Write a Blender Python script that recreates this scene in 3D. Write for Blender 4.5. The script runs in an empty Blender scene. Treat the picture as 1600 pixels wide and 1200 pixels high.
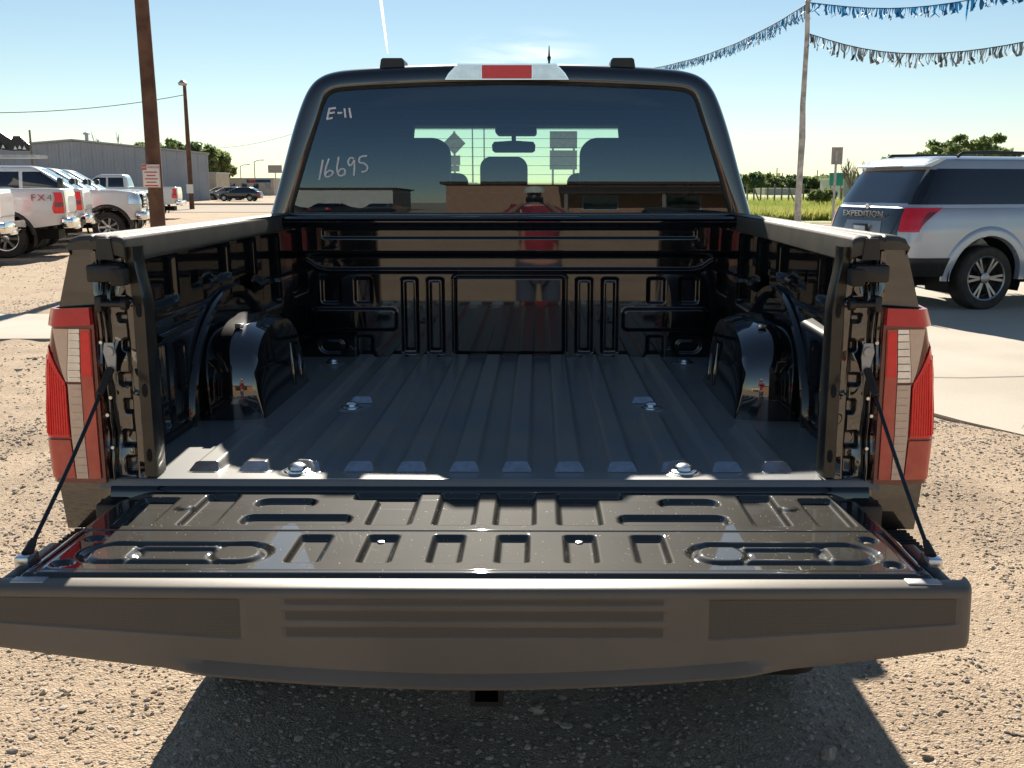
import bpy, bmesh, math, random
import numpy as np
from mathutils import Vector, Matrix
PI = math.pi
R_ = math.radians
random.seed(7)
rng = np.random.default_rng(11)
S = bpy.context.scene
COL = S.collection

# ------------------------------------------------------------------ camera
CAM = Vector((.112, -2.248, 1.556))
YAW, PITCH = R_(.35), math.atan(310 / 1600)
cd = bpy.data.cameras.new('camera'); cam = bpy.data.objects.new('camera', cd); COL.objects.link(cam)
cd.sensor_width = 36; cd.lens = 36; cd.shift_x = -.02
cd.clip_start = .02; cd.clip_end = 30000
cam.location = CAM; cam.rotation_euler = (PI / 2 - PITCH, 0, YAW)
S.camera = cam
# ------------------------------------------------------------------ sky, sun, exposure
SUN_EL, SUN_AZ = R_(31.1), R_(-3.7)          # azimuth clockwise from +y
W = bpy.data.worlds.new('World'); S.world = W; W.use_nodes = True
nt = W.node_tree; bg = nt.nodes['Background']
sky = nt.nodes.new('ShaderNodeTexSky'); sky.sky_type = 'NISHITA'; sky.sun_disc = False
sky.sun_elevation = SUN_EL; sky.sun_rotation = SUN_AZ
sky.altitude = 900; sky.air_density = 1.0; sky.dust_density = 0.0; sky.ozone_density = 1.0
tint = nt.nodes.new('ShaderNodeMix'); tint.data_type = 'RGBA'; tint.blend_type = 'MULTIPLY'; tint.inputs[0].default_value = 1; tint.inputs[7].default_value = (.78, .785, .735, 1)
nt.links.new(sky.outputs[0], tint.inputs[6]); nt.links.new(tint.outputs[2], bg.inputs[0]); bg.inputs[1].default_value = .05
sl = bpy.data.lights.new('sun', 'SUN'); sl.energy = 3.7; sl.angle = R_(.53); sl.color = (1, .92, .79)
so = bpy.data.objects.new('sun', sl); COL.objects.link(so)
sd = Vector((math.sin(SUN_AZ) * math.cos(SUN_EL), math.cos(SUN_AZ) * math.cos(SUN_EL), math.sin(SUN_EL)))
so.rotation_euler = sd.to_track_quat('Z', 'Y').to_euler(); so.location = (0, 0, 50)
S.view_settings.view_transform = 'Standard'; S.view_settings.look = 'None'
S.view_settings.exposure = 1.4; S.view_settings.gamma = 1
S.render.engine = 'CYCLES'
S.cycles.max_bounces = 8; S.cycles.transparent_max_bounces = 12; S.cycles.caustics_reflective = False; S.cycles.caustics_refractive = False

# ------------------------------------------------------------------ helpers: places
FW = np.array([-math.sin(YAW), math.cos(YAW)]); RT = np.array([math.cos(YAW), math.sin(YAW)])
def at(px, D, z=1.5):
    """ground point D metres ahead of the photographer on the bearing of a photo column"""
    dep = D * math.cos(PITCH) + (CAM.z - z) * math.sin(PITCH)
    p = np.array([CAM.x, CAM.y]) + FW * D + RT * ((px - 832) / 1600 * dep)
    return float(p[0]), float(p[1])
def zat(py, D):
    """height D metres ahead at the elevation of a photo row"""
    return CAM.z + D * math.tan(-PITCH + math.atan((600 - py) / 1600))
def at3(px, py, D):
    z = zat(py, D); x, y = at(px, D, z); return (x, y, z)

# ------------------------------------------------------------------ helpers: materials
def mat(name, col, rough=.5, metal=0, coat=0, coat_r=.03, ior=1.5, coat_ior=1.5, spec=None, var=0, scale=8, col2=None, bump=0, bscale=60, emis=None, sheen=0, alpha=None, detail=4, rvar=0):
    m = bpy.data.materials.new(name); m.use_nodes = True
    n = m.node_tree.nodes; l = m.node_tree.links; b = n['Principled BSDF']
    b.inputs['Roughness'].default_value = rough; b.inputs['Metallic'].default_value = metal
    b.inputs['IOR'].default_value = ior
    b.inputs['Coat Weight'].default_value = coat; b.inputs['Coat Roughness'].default_value = coat_r; b.inputs['Coat IOR'].default_value = coat_ior
    if spec is not None: b.inputs['Specular IOR Level'].default_value = spec
    tc = n.new('ShaderNodeTexCoord')
    if var or col2:
        nz = n.new('ShaderNodeTexNoise'); nz.inputs['Scale'].default_value = scale; nz.inputs['Detail'].default_value = detail
        l.new(tc.outputs['Object'], nz.inputs['Vector'])
        r = n.new('ShaderNodeValToRGB')
        c2 = col2 or tuple(min(1, c * (1 + var)) for c in col); c1 = col if col2 else tuple(c * (1 - var) for c in col)
        r.color_ramp.elements[0].position = .35; r.color_ramp.elements[1].position = .65
        r.color_ramp.elements[0].color = (*c1, 1); r.color_ramp.elements[1].color = (*c2, 1)
        l.new(nz.outputs[0], r.inputs[0]); l.new(r.outputs[0], b.inputs['Base Color'])
        if rvar:
            mr = n.new('ShaderNodeMapRange'); mr.inputs['From Min'].default_value = .3; mr.inputs['From Max'].default_value = .7
            mr.inputs['To Min'].default_value = rough - rvar; mr.inputs['To Max'].default_value = rough + rvar
            l.new(nz.outputs[0], mr.inputs[0]); l.new(mr.outputs[0], b.inputs['Roughness'])
    else:
        b.inputs['Base Color'].default_value = (*col, 1)
    if bump:
        bz = n.new('ShaderNodeTexNoise'); bz.inputs['Scale'].default_value = bscale; bz.inputs['Detail'].default_value = 5
        l.new(tc.outputs['Object'], bz.inputs['Vector'])
        bp = n.new('ShaderNodeBump'); bp.inputs['Strength'].default_value = bump; bp.inputs['Distance'].default_value = .01
        l.new(bz.outputs[0], bp.inputs['Height']); l.new(bp.outputs[0], b.inputs['Normal'])
    return m
def speck(m, col=(.5, .44, .34), scale=90, thr=.06, amount=1.0, big=False):
    """dust and dried drops lying on a surface: scattered dots of their own colour"""
    n = m.node_tree.nodes; l = m.node_tree.links; b = n['Principled BSDF']
    tc = n.new('ShaderNodeTexCoord'); vo = n.new('ShaderNodeTexVoronoi'); vo.inputs['Scale'].default_value = scale; vo.inputs['Randomness'].default_value = 1
    l.new(tc.outputs['Object'], vo.inputs['Vector'])
    nz = n.new('ShaderNodeTexNoise'); nz.inputs['Scale'].default_value = scale * .35; nz.inputs['Detail'].default_value = 2
    l.new(tc.outputs['Object'], nz.inputs['Vector'])
    mu = n.new('ShaderNodeMath'); mu.operation = 'MULTIPLY'; mu.inputs[1].default_value = thr * 2
    po = n.new('ShaderNodeMath'); po.operation = 'POWER'; po.inputs[1].default_value = 2.5
    l.new(nz.outputs[0], po.inputs[0]); l.new(po.outputs[0], mu.inputs[0])
    lt = n.new('ShaderNodeMath'); lt.operation = 'LESS_THAN'; l.new(vo.outputs['Distance'], lt.inputs[0]); l.new(mu.outputs[0], lt.inputs[1])
    am = n.new('ShaderNodeMath'); am.operation = 'MULTIPLY'; am.inputs[1].default_value = amount; l.new(lt.outputs[0], am.inputs[0])
    mx = n.new('ShaderNodeMix'); mx.data_type = 'RGBA'; l.new(am.outputs[0], mx.inputs[0])
    src = b.inputs['Base Color'].links
    if src: l.new(src[0].from_socket, mx.inputs[6])
    else: mx.inputs[6].default_value = b.inputs['Base Color'].default_value
    mx.inputs[7].default_value = (*col, 1)
    l.new(mx.outputs[2], b.inputs['Base Color'])
    iv = n.new('ShaderNodeMath'); iv.operation = 'SUBTRACT'; iv.inputs[0].default_value = 1; l.new(am.outputs[0], iv.inputs[1])
    cw = n.new('ShaderNodeMath'); cw.operation = 'MULTIPLY'; cw.inputs[1].default_value = b.inputs['Coat Weight'].default_value
    l.new(iv.outputs[0], cw.inputs[0]); l.new(cw.outputs[0], b.inputs['Coat Weight'])
    return m
def glass(name, tint, refl=.08, rough=.0, fres=1.5, gc=(1, 1, 1)):
    m = bpy.data.materials.new(name); m.use_nodes = True
    n = m.node_tree.nodes; l = m.node_tree.links; n.clear()
    o = n.new('ShaderNodeOutputMaterial'); tr = n.new('ShaderNodeBsdfTransparent'); tr.inputs[0].default_value = (*tint, 1)
    g = n.new('ShaderNodeBsdfGlossy'); g.inputs['Roughness'].default_value = rough; g.inputs[0].default_value = (*gc, 1)
    f = n.new('ShaderNodeFresnel'); f.inputs[0].default_value = fres
    a = n.new('ShaderNodeMath'); a.operation = 'ADD'; a.inputs[1].default_value = refl; a.use_clamp = True
    mx = n.new('ShaderNodeMixShader'); l.new(f.outputs[0], a.inputs[0]); l.new(a.outputs[0], mx.inputs[0])
    l.new(tr.outputs[0], mx.inputs[1]); l.new(g.outputs[0], mx.inputs[2]); l.new(mx.outputs[0], o.inputs[0])
    return m
def leafmat(name, c1, c2, scale=1.2):
    m = bpy.data.materials.new(name); m.use_nodes = True
    n = m.node_tree.nodes; l = m.node_tree.links; b = n['Principled BSDF']
    b.inputs['Roughness'].default_value = .55
    tc = n.new('ShaderNodeTexCoord'); nz = n.new('ShaderNodeTexNoise'); nz.inputs['Scale'].default_value = scale; nz.inputs['Detail'].default_value = 5
    l.new(tc.outputs['Object'], nz.inputs['Vector'])
    r = n.new('ShaderNodeValToRGB'); r.color_ramp.elements[0].position = .35; r.color_ramp.elements[1].position = .68
    r.color_ramp.elements[0].color = (*c1, 1); r.color_ramp.elements[1].color = (*c2, 1)
    l.new(nz.outputs[0], r.inputs[0]); l.new(r.outputs[0], b.inputs['Base Color'])
    t = n.new('ShaderNodeBsdfTranslucent'); l.new(r.outputs[0], t.inputs[0])
    mx = n.new('ShaderNodeMixShader'); mx.inputs[0].default_value = .5
    l.new(b.outputs[0], mx.inputs[1]); l.new(t.outputs[0], mx.inputs[2]); l.new(mx.outputs[0], n['Material Output'].inputs[0])
    return m

M = {}
M['paint'] = mat('black_paint', (.004, .004, .005), .3, coat=1, coat_r=.015, ior=1.6, coat_ior=1.85, spec=.3)
M['paint_in'] = mat('black_paint_bed', (.005, .005, .006), .35, coat=1, coat_r=.02, ior=1.5, coat_ior=2.1, spec=.08)
M['paint_side'] = mat('black_paint_bed_side', (.005, .005, .006), .35, coat=1, coat_r=.03, coat_ior=1.6, spec=.08)
M['floor'] = speck(mat('dusty_black_bed_floor', (.175, .186, .20), .55, coat=.5, coat_r=.22, coat_ior=2.0, spec=.2, col2=(.225, .215, .19), scale=5, rvar=.06), (.3, .27, .21), 55, .05, .8)
M['gate'] = speck(mat('dusty_black_tailgate_paint', (.017, .0155, .012), .55, coat=1, coat_r=.025, coat_ior=1.9, spec=.03, col2=(.036, .032, .023), scale=6), (.6, .54, .42), 95, .16, .9)
M['flange'] = mat('dusty_flange', (.014, .0125, .01), .45, coat=.5, coat_r=.1, spec=.3, col2=(.036, .032, .024), scale=14)
M['cap'] = mat('black_plastic_rail', (.058, .051, .041), .5, spec=.35, col2=(.095, .083, .063), scale=9, bump=.15, bscale=900)
M['trim'] = mat('dusty_grey_plastic', (.14, .122, .10), .48, col2=(.17, .148, .12), scale=4, bump=.12, bscale=700)
M['plastic'] = mat('black_plastic', (.012, .012, .013), .38, var=.3, scale=20, bump=.1, bscale=400)
M['rubber'] = mat('tyre_rubber', (.018, .017, .016), .75, col2=(.04, .036, .03), scale=9, bump=.2, bscale=120)
M['steel'] = mat('bolt_steel', (.62, .64, .66), .25, metal=1, var=.08, scale=60)
M['alloy'] = mat('alloy_rim', (.6, .6, .6), .3, metal=1, var=.06, scale=12)
M['dkalloy'] = mat('dark_alloy_rim', (.3, .3, .31), .35, metal=.9, coat=.5, var=.1, scale=12)
M['chrome'] = mat('chrome', (.8, .8, .8), .08, metal=1, var=.03, scale=12)
M['glossblk'] = mat('gloss_black', (.006, .006, .007), .1, coat=1, coat_r=.02, var=.1)
M['redlens'] = mat('red_lens', (.62, .008, .025), .2, coat=.6, coat_r=.02, var=.08, scale=40)
M['brightred'] = mat('bright_red_lens', (.95, .018, .018), .25, coat=.5, coat_r=.03, var=.06, scale=60)
M['dullred'] = mat('dusty_red_lens', (.60, .06, .04), .35, coat=.7, coat_r=.12, col2=(.66, .10, .06), scale=30)
M['darkred'] = mat('dark_red_lens', (.16, .008, .008), .15, coat=1, coat_r=.02, var=.1)
M['clearlens'] = mat('clear_lens', (.80, .60, .46), .25, coat=.7, coat_r=.05, col2=(.74, .55, .42), scale=70)
M['greylens'] = mat('reverse_lamp_lens', (.74, .76, .78), .16, metal=.75, coat=1, var=.10, scale=35)
M['wpaint'] = mat('white_paint', (.74, .73, .71), .3, coat=1, coat_r=.03, var=.02, scale=2)
M['spaint'] = mat('silver_paint', (.44, .49, .56), .32, metal=.4, coat=1, coat_r=.03, var=.03, scale=2)
M['dpaint'] = mat('dark_paint', (.02, .022, .028), .3, coat=1, coat_r=.03, var=.1, scale=2)
M['gpaint'] = mat('grey_paint', (.2, .2, .21), .3, metal=.4, coat=1, coat_r=.03, var=.05, scale=2)
M['vglass'] = mat('dark_vehicle_glass', (.006, .008, .012), .05, coat=1, coat_r=.01, ior=1.6, var=.1)
M['rearglass'] = glass('tinted_rear_glass', (.68, .87, .79), refl=.065, gc=(.62, .80, 1))
M['windscreen'] = glass('green_windscreen_glass', (.84, .95, .90), refl=.03)
M['seat'] = mat('dark_seat_cloth', (.012, .012, .013), .8, var=.2, scale=50, bump=.2, bscale=300)
M['lining'] = mat('dark_cab_lining', (.008, .008, .009), .9, var=.2, scale=30)
M['label'] = mat('pale_paper_label', (.4, .42, .38), .6, var=.1, scale=60)
M['marker'] = mat('white_marker', (.85, .87, .9), .7, var=.04, scale=200)
M['wood'] = mat('weathered_pole_wood', (.085, .04, .026), .85, col2=(.16, .08, .05), scale=4, bump=.5, bscale=30)
M['greywood'] = mat('grey_wood', (.16, .13, .10), .85, col2=(.26, .21, .16), scale=6, bump=.4, bscale=30)
M['metalwall'] = mat('blue_grey_steel_wall', (.36, .38, .42), .5, col2=(.42, .44, .48), scale=.4)
M['metaltrim'] = mat('pale_steel_trim', (.4, .41, .42), .45, var=.06, scale=2)
M['whitepole'] = mat('flaking_white_pole', (.62, .60, .57), .6, col2=(.3, .28, .26), scale=7, detail=8)
M['galv'] = mat('galvanised_steel', (.42, .42, .42), .45, metal=.4, var=.12, scale=6)
M['signwhite'] = mat('white_sign_face', (.78, .76, .72), .5, var=.04, scale=5)
M['signred'] = mat('red_sign_print', (.55, .05, .04), .5, var=.06, scale=9)
M['signback'] = mat('bare_sign_back', (.32, .3, .29), .5, var=.12, scale=9)
M['signgreen'] = mat('green_sign_face', (.03, .30, .27), .5, var=.06, scale=3)
M['bark'] = mat('tree_bark', (.10, .085, .07), .9, col2=(.18, .16, .14), scale=4, bump=.4, bscale=20)
M['twig'] = mat('bare_grey_twigs', (.20, .17, .15), .9, var=.15, scale=3)
M['leaf1'] = leafmat('dusty_green_leaves', (.13, .19, .07), (.27, .32, .13))
M['leaf2'] = leafmat('dark_green_leaves', (.09, .15, .06), (.20, .26, .115))
M['leaf3'] = leafmat('pale_green_leaves', (.17, .23, .08), (.29, .32, .14))
M['blue'] = leafmat('blue_pennant_plastic', (.008, .10, .25), (.015, .16, .36), 5)
M['greyp'] = leafmat('faded_grey_pennant_plastic', (.07, .09, .105), (.15, .175, .19), 5)
M['rope'] = mat('pennant_rope', (.05, .06, .08), .8, var=.2, scale=20)
M['brick'] = mat('brown_building_wall', (.30, .15, .085), .85, col2=(.36, .19, .11), scale=2.5, bump=.3, bscale=40)
M['darkroof'] = mat('dark_brown_roof', (.05, .03, .022), .8, var=.25, scale=3)
M['beige'] = mat('beige_building_wall', (.5, .45, .37), .8, var=.06, scale=1)
M['maroon'] = mat('maroon_cotton', (.28, .02, .04), .85, var=.12, scale=14, bump=.2, bscale=200)
M['denim'] = mat('blue_denim', (.05, .07, .12), .9, var=.15, scale=40)
M['skin'] = mat('skin', (.42, .22, .15), .5, var=.06, scale=12)
M['cream'] = mat('cream_cap_cloth', (.5, .45, .36), .85, var=.08, scale=20)
M['yellow'] = mat('yellow_bollard_paint', (.7, .45, .03), .5, var=.08, scale=4)
M['fieldgrass'] = None

# ------------------------------------------------------------------ helpers: objects
def link(o, parent=None):
    COL.objects.link(o)
    if parent is not None: o.parent = parent
    return o
def tag(o, label=None, cat=None, group=None, kind=None):
    if label: o['label'] = label
    if cat: o['category'] = cat
    if group: o['group'] = group
    if kind: o['kind'] = kind
    return o
def thing(name, loc, label, cat, rz=0, group=None):
    o = bpy.data.objects.new(name, None); link(o); o.location = loc; o.rotation_euler = (0, 0, rz); o.empty_display_size = .2
    return tag(o, label, cat, group)
def mesh(name, V, Fc, m, parent=None, smooth=None):
    me = bpy.data.meshes.new(name); me.from_pydata([tuple(map(float, v)) for v in V], [], [tuple(map(int, f)) for f in Fc])
    if m: me.materials.append(m)
    if smooth is not None:
        me.polygons.foreach_set('use_smooth', [True] * len(me.polygons))
        if smooth < 179: me.set_sharp_from_angle(angle=R_(smooth))
    me.update()
    return link(bpy.data.objects.new(name, me), parent)
def npmesh(name, V, Q, m, parent=None, smooth=180):
    """fast mesh from arrays: V (n,3), Q (k,3|4)"""
    V = np.asarray(V, dtype=np.float32); Q = np.asarray(Q, dtype=np.int32); k, w = Q.shape
    me = bpy.data.meshes.new(name)
    me.vertices.add(len(V)); me.vertices.foreach_set('co', V.ravel())
    me.loops.add(k * w); me.loops.foreach_set('vertex_index', Q.ravel())
    me.polygons.add(k); me.polygons.foreach_set('loop_start', np.arange(0, k * w, w, dtype=np.int32))
    try: me.polygons.foreach_set('loop_total', np.full(k, w, dtype=np.int32))
    except Exception: pass
    me.polygons.foreach_set('use_smooth', np.full(k, smooth is not None, dtype=bool))
    me.update(calc_edges=True); me.validate()
    if smooth is not None and smooth < 179: me.set_sharp_from_angle(angle=R_(smooth))
    if m: me.materials.append(m)
    return link(bpy.data.objects.new(name, me), parent)
def gridq(nu, nv, wrap=False):
    i, j = np.meshgrid(np.arange(nu if wrap else nu - 1), np.arange(nv - 1), indexing='ij')
    a = i * nv + j; b = ((i + 1) % nu) * nv + j
    return np.stack([a, b, b + 1, a + 1], -1).reshape(-1, 4)
def gridobj(name, P, m, parent=None, flip=False, smooth=180, wrap=False):
    nu, nv = P.shape[:2]; Q = gridq(nu, nv, wrap)
    if flip: Q = Q[:, ::-1]
    return npmesh(name, P.reshape(-1, 3), Q, m, parent, smooth)
class MB:
    def __init__(s): s.V = []; s.F = []
    def add(s, V, Fc):
        b = len(s.V); s.V += [tuple(v) for v in V]; s.F += [tuple(i + b for i in f) for f in Fc]; return s
    def box(s, x0, x1, y0, y1, z0, z1, bev=0):
        if bev <= 0:
            V = [(x, y, z) for x in (x0, x1) for y in (y0, y1) for z in (z0, z1)]
            return s.add(V, [(0, 1, 3, 2), (4, 6, 7, 5), (0, 4, 5, 1), (2, 3, 7, 6), (0, 2, 6, 4), (1, 5, 7, 3)])
        bm = bmesh.new(); bmesh.ops.create_cube(bm, size=1)
        for v in bm.verts:
            v.co = Vector(((x0 + x1) / 2 + v.co.x * (x1 - x0), (y0 + y1) / 2 + v.co.y * (y1 - y0), (z0 + z1) / 2 + v.co.z * (z1 - z0)))
        bmesh.ops.bevel(bm, geom=bm.edges[:], offset=bev, segments=2, profile=.5, affect='EDGES')
        s.addbm(bm); return s
    def addbm(s, bm, mtx=None):
        bm.verts.index_update()
        V = [tuple((mtx @ v.co) if mtx else v.co) for v in bm.verts]; Fc = [tuple(v.index for v in f.verts) for f in bm.faces]
        bm.free(); return s.add(V, Fc)
    def tube(s, pts, r, n=8, cap=True):
        pts = [Vector(p) for p in pts]; rr = r if isinstance(r, (list, tuple)) else [r] * len(pts)
        V = []; ref = None
        for i, p in enumerate(pts):
            d = (pts[min(i + 1, len(pts) - 1)] - pts[max(i - 1, 0)]).normalized()
            if ref is None: ref = Vector((0, 0, 1)) if abs(d.z) < .9 else Vector((1, 0, 0))
            a = d.cross(ref).normalized(); b = a.cross(d).normalized(); ref = b if abs(b.dot(d)) < .9 else ref
            for k in range(n):
                t = 2 * PI * k / n; V.append(p + (a * math.cos(t) + b * math.sin(t)) * rr[i])
        Fc = [(i * n + k, i * n + (k + 1) % n, (i + 1) * n + (k + 1) % n, (i + 1) * n + k) for i in range(len(pts) - 1) for k in range(n)]
        if cap: Fc += [tuple(range(n))[::-1], tuple((len(pts) - 1) * n + k for k in range(n))]
        return s.add(V, Fc)
    def lathe(s, prof, c, axis='z', n=24, cap=True):
        V = []
        for (r, h) in prof:
            for k in range(n):
                t = 2 * PI * k / n; a, b = r * math.cos(t), r * math.sin(t)
                p = {'z': (a, b, h), 'y': (a, h, b), 'x': (h, a, b)}[axis]
                V.append((c[0] + p[0], c[1] + p[1], c[2] + p[2]))
        Fc = [(i * n + k, i * n + (k + 1) % n, (i + 1) * n + (k + 1) % n, (i + 1) * n + k) for i in range(len(prof) - 1) for k in range(n)]
        if cap: Fc += [tuple(range(n)), tuple((len(prof) - 1) * n + k for k in range(n))]
        return s.add(V, Fc)
    def prism(s, poly, axis, a, b):
        n = len(poly)
        f = {'x': lambda p, t: (t, p[0], p[1]), 'y': lambda p, t: (p[0], t, p[1]), 'z': lambda p, t: (p[0], p[1], t)}[axis]
        V = [f(p, a) for p in poly] + [f(p, b) for p in poly]
        Fc = [tuple(range(n))[::-1], tuple(range(n, 2 * n))] + [(i, (i + 1) % n, n + (i + 1) % n, n + i) for i in range(n)]
        return s.add(V, Fc)
    def build(s, name, m, parent=None, smooth=None, fix=True):
        o = mesh(name, s.V, s.F, m, parent, None)
        if fix:
            bm = bmesh.new(); bm.from_mesh(o.data); bmesh.ops.recalc_face_normals(bm, faces=bm.faces[:]); bm.to_mesh(o.data); bm.free()
        if smooth is not None:
            o.data.polygons.foreach_set('use_smooth', [True] * len(o.data.polygons))
            if smooth < 179: o.data.set_sharp_from_angle(angle=R_(smooth))
        return o
def kids(o): return [c for c in bpy.data.objects if c.parent == o]
def copy_tree(o, parent=None):
    c = o.copy(); link(c); c.parent = parent
    for ch in kids(o): copy_tree(ch, c)
    return c
def text(name, s, size, m, parent, loc, rot, ext=.002, align='CENTER', sx=1):
    cu = bpy.data.curves.new(name, 'FONT'); cu.body = s; cu.size = size; cu.extrude = ext; cu.align_x = align; cu.align_y = 'CENTER'
    cu.materials.append(m); cu.resolution_u = 2
    tmp = bpy.data.objects.new(name, cu); COL.objects.link(tmp); dg = bpy.context.evaluated_depsgraph_get(); me = bpy.data.meshes.new_from_object(tmp.evaluated_get(dg)); bpy.data.objects.remove(tmp); bpy.data.curves.remove(cu)
    o = link(bpy.data.objects.new(name, me), parent); o.location = loc; o.rotation_euler = rot; o.scale = (sx, 1, 1); return o
sm = lambda t: (lambda u: u * u * (3 - 2 * u))(np.clip(t, 0, 1))
def rr(X, Y, x0, x1, y0, y1, r):
    qx = np.abs(X - (x0 + x1) / 2) - (x1 - x0) / 2 + r; qy = np.abs(Y - (y0 + y1) / 2) - (y1 - y0) / 2 + r
    return np.hypot(np.maximum(qx, 0), np.maximum(qy, 0)) + np.minimum(np.maximum(qx, qy), 0) - r
def both(f, X, Y, x0, x1, y0, y1, r): return np.minimum(rr(X, Y, x0, x1, y0, y1, r), rr(X, Y, -x1, -x0, y0, y1, r))
ip = lambda x, xs, ys: np.interp(x, xs, ys)
def vnoise(X, Y, sc, seed=0):
    """smooth value noise on arrays"""
    r = np.random.default_rng(seed); T = r.random((256, 256)); x = X * sc; y = Y * sc
    i = np.floor(x).astype(int); j = np.floor(y).astype(int); u = sm(x - i); v = sm(y - j); i &= 255; j &= 255; i1 = (i + 1) & 255; j1 = (j + 1) & 255
    return (T[i, j] * (1 - u) + T[i1, j] * u) * (1 - v) + (T[i, j1] * (1 - u) + T[i1, j1] * u) * v

# ================================================================== SETTING: ground
def in_slab(x, y): return False
def groundmat():
    m = bpy.data.materials.new('tan_gravel_soil'); m.use_nodes = True
    n = m.node_tree.nodes; l = m.node_tree.links; b = n['Principled BSDF']; b.inputs['Roughness'].default_value = .95
    b.inputs['Specular IOR Level'].default_value = .15
    tc = n.new('ShaderNodeTexCoord')
    def noise(s, d=6):
        z = n.new('ShaderNodeTexNoise'); z.inputs['Scale'].default_value = s; z.inputs['Detail'].default_value = d; z.inputs['Roughness'].default_value = .6
        l.new(tc.outputs['Object'], z.inputs['Vector']); return z
    def ramp(z, cols, ps):
        r = n.new('ShaderNodeValToRGB'); e = r.color_ramp.elements
        while len(e) < len(cols): e.new(.5)
        for k, (c, p) in enumerate(zip(cols, ps)): e[k].position = p; e[k].color = (*c, 1)
        l.new(z.outputs[0], r.inputs[0]); return r
    a = ramp(noise(.55, 8), [(.38, .29, .21), (.54, .42, .305), (.47, .365, .265)], [.3, .5, .7])
    f = ramp(noise(38, 4), [(.62, .6, .58), (1, 1, 1), (1.12, 1.1, 1.06)], [.33, .5, .72])
    mx = n.new('ShaderNodeMix'); mx.data_type = 'RGBA'; mx.blend_type = 'MULTIPLY'; mx.inputs[0].default_value = .8
    l.new(a.outputs[0], mx.inputs[6]); l.new(f.outputs[0], mx.inputs[7])
    vo = n.new('ShaderNodeTexVoronoi'); vo.inputs['Scale'].default_value = 130; l.new(tc.outputs['Object'], vo.inputs['Vector'])
    vr = ramp(vo, [(.78, .77, .76), (1, 1, 1)], [.0, .55]); l.new(vo.outputs['Color'], vr.inputs[0])
    mx2 = n.new('ShaderNodeMix'); mx2.data_type = 'RGBA'; mx2.blend_type = 'MULTIPLY'; mx2.inputs[0].default_value = .6
    l.new(mx.outputs[2], mx2.inputs[6]); l.new(vr.outputs[0], mx2.inputs[7]); l.new(mx2.outputs[2], b.inputs['Base Color'])
    b1 = n.new('ShaderNodeBump'); b1.inputs['Strength'].default_value = .8; b1.inputs['Distance'].default_value = .010; l.new(noise(55, 9).outputs[0], b1.inputs['Height'])
    b2 = n.new('ShaderNodeBump'); b2.inputs['Strength'].default_value = .7; b2.inputs['Distance'].default_value = .006; l.new(vo.outputs['Distance'], b2.inputs['Height'])
    l.new(b1.outputs[0], b2.inputs['Normal']); l.new(b2.outputs[0], b.inputs['Normal'])
    return m
def axis_coords(fine, step, far):
    a = list(np.arange(0, fine, step)); d = step
    while a[-1] < far: d *= 1.22; a.append(a[-1] + d)
    a = np.array(a); return np.concatenate([-a[:0:-1], a])
gx = axis_coords(9, .07, 4000); gy = axis_coords(9, .07, 4000) + 3
GX, GY = np.meshgrid(gx, gy, indexing='ij')
TRACKS = ((-2.55, -.10), (-4.25, -.16), (1.75, .06))
def ground_h(X, Y):
    near = sm((13 - np.hypot(X, Y - 3)) / 4)
    h = (vnoise(X, Y, .8, 1) - .5) * .05 + (vnoise(X, Y, 2.6, 2) - .5) * .028 + (vnoise(X, Y, 7, 3) - .5) * .014
    for x0_, k_ in TRACKS: h = h - .016 * np.exp(-((X - x0_ - k_ * Y) / .15) ** 2) + .006 * np.exp(-((np.abs(X - x0_ - k_ * Y) - .27) / .10) ** 2)
    return h * near - .02
g = gridobj('ground', np.stack([GX, GY, ground_h(GX, GY)], -1), groundmat()); tag(g, kind='structure')
# concrete: the apron under the suv and the strip on the left
M['concrete'] = mat('beige_concrete', (.50, .44, .36), .85, col2=(.42, .365, .295), scale=.8, bump=.25, bscale=45, detail=9)  # the concrete's own light beige, mottled at random
def slab(name, poly, z1):
    mb = MB().prism(poly, 'z', -.12, z1); return tag(mb.build(name, M['concrete']), kind='structure')
slab('concrete_apron', [(2.62, 5.2), (2.95, 4.45), (3.35, 3.75), (4.3, 3.2), (8.9, 2.4), (8.9, 17.0), (3.6, 17.0), (2.75, 11.0)], .012)
slab('concrete_apron', [(8.915, 2.4), (22, 1.0), (22, 17.0), (8.915, 17.0)], .012)
slab('concrete_strip', [(-16, 8.0), (-9.0, 8.05), (-9.0, 10.3), (-16, 10.4)], .006)
slab('concrete_strip', [(-8.985, 8.05), (-2.0, 8.3), (-2.0, 10.2), (-8.985, 10.3)], .006)
M['crack'] = mat('crack_filler', (.12, .10, .085), .9, var=.2, scale=10)
mb = MB(); pts = [(2.9, 6.05), (3.6, 6.0), (4.5, 6.12), (5.6, 6.02), (7, 6.2), (8.8, 6.1)]
for (a, b) in zip(pts[:-1], pts[1:]): mb.add([(a[0], a[1] - .008, .016), (b[0], b[1] - .008, .016), (b[0], b[1] + .008, .016), (a[0], a[1] + .008, .016)], [(0, 1, 2, 3)])
tag(mb.build('pavement_crack', M['crack']), kind='structure')

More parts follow.
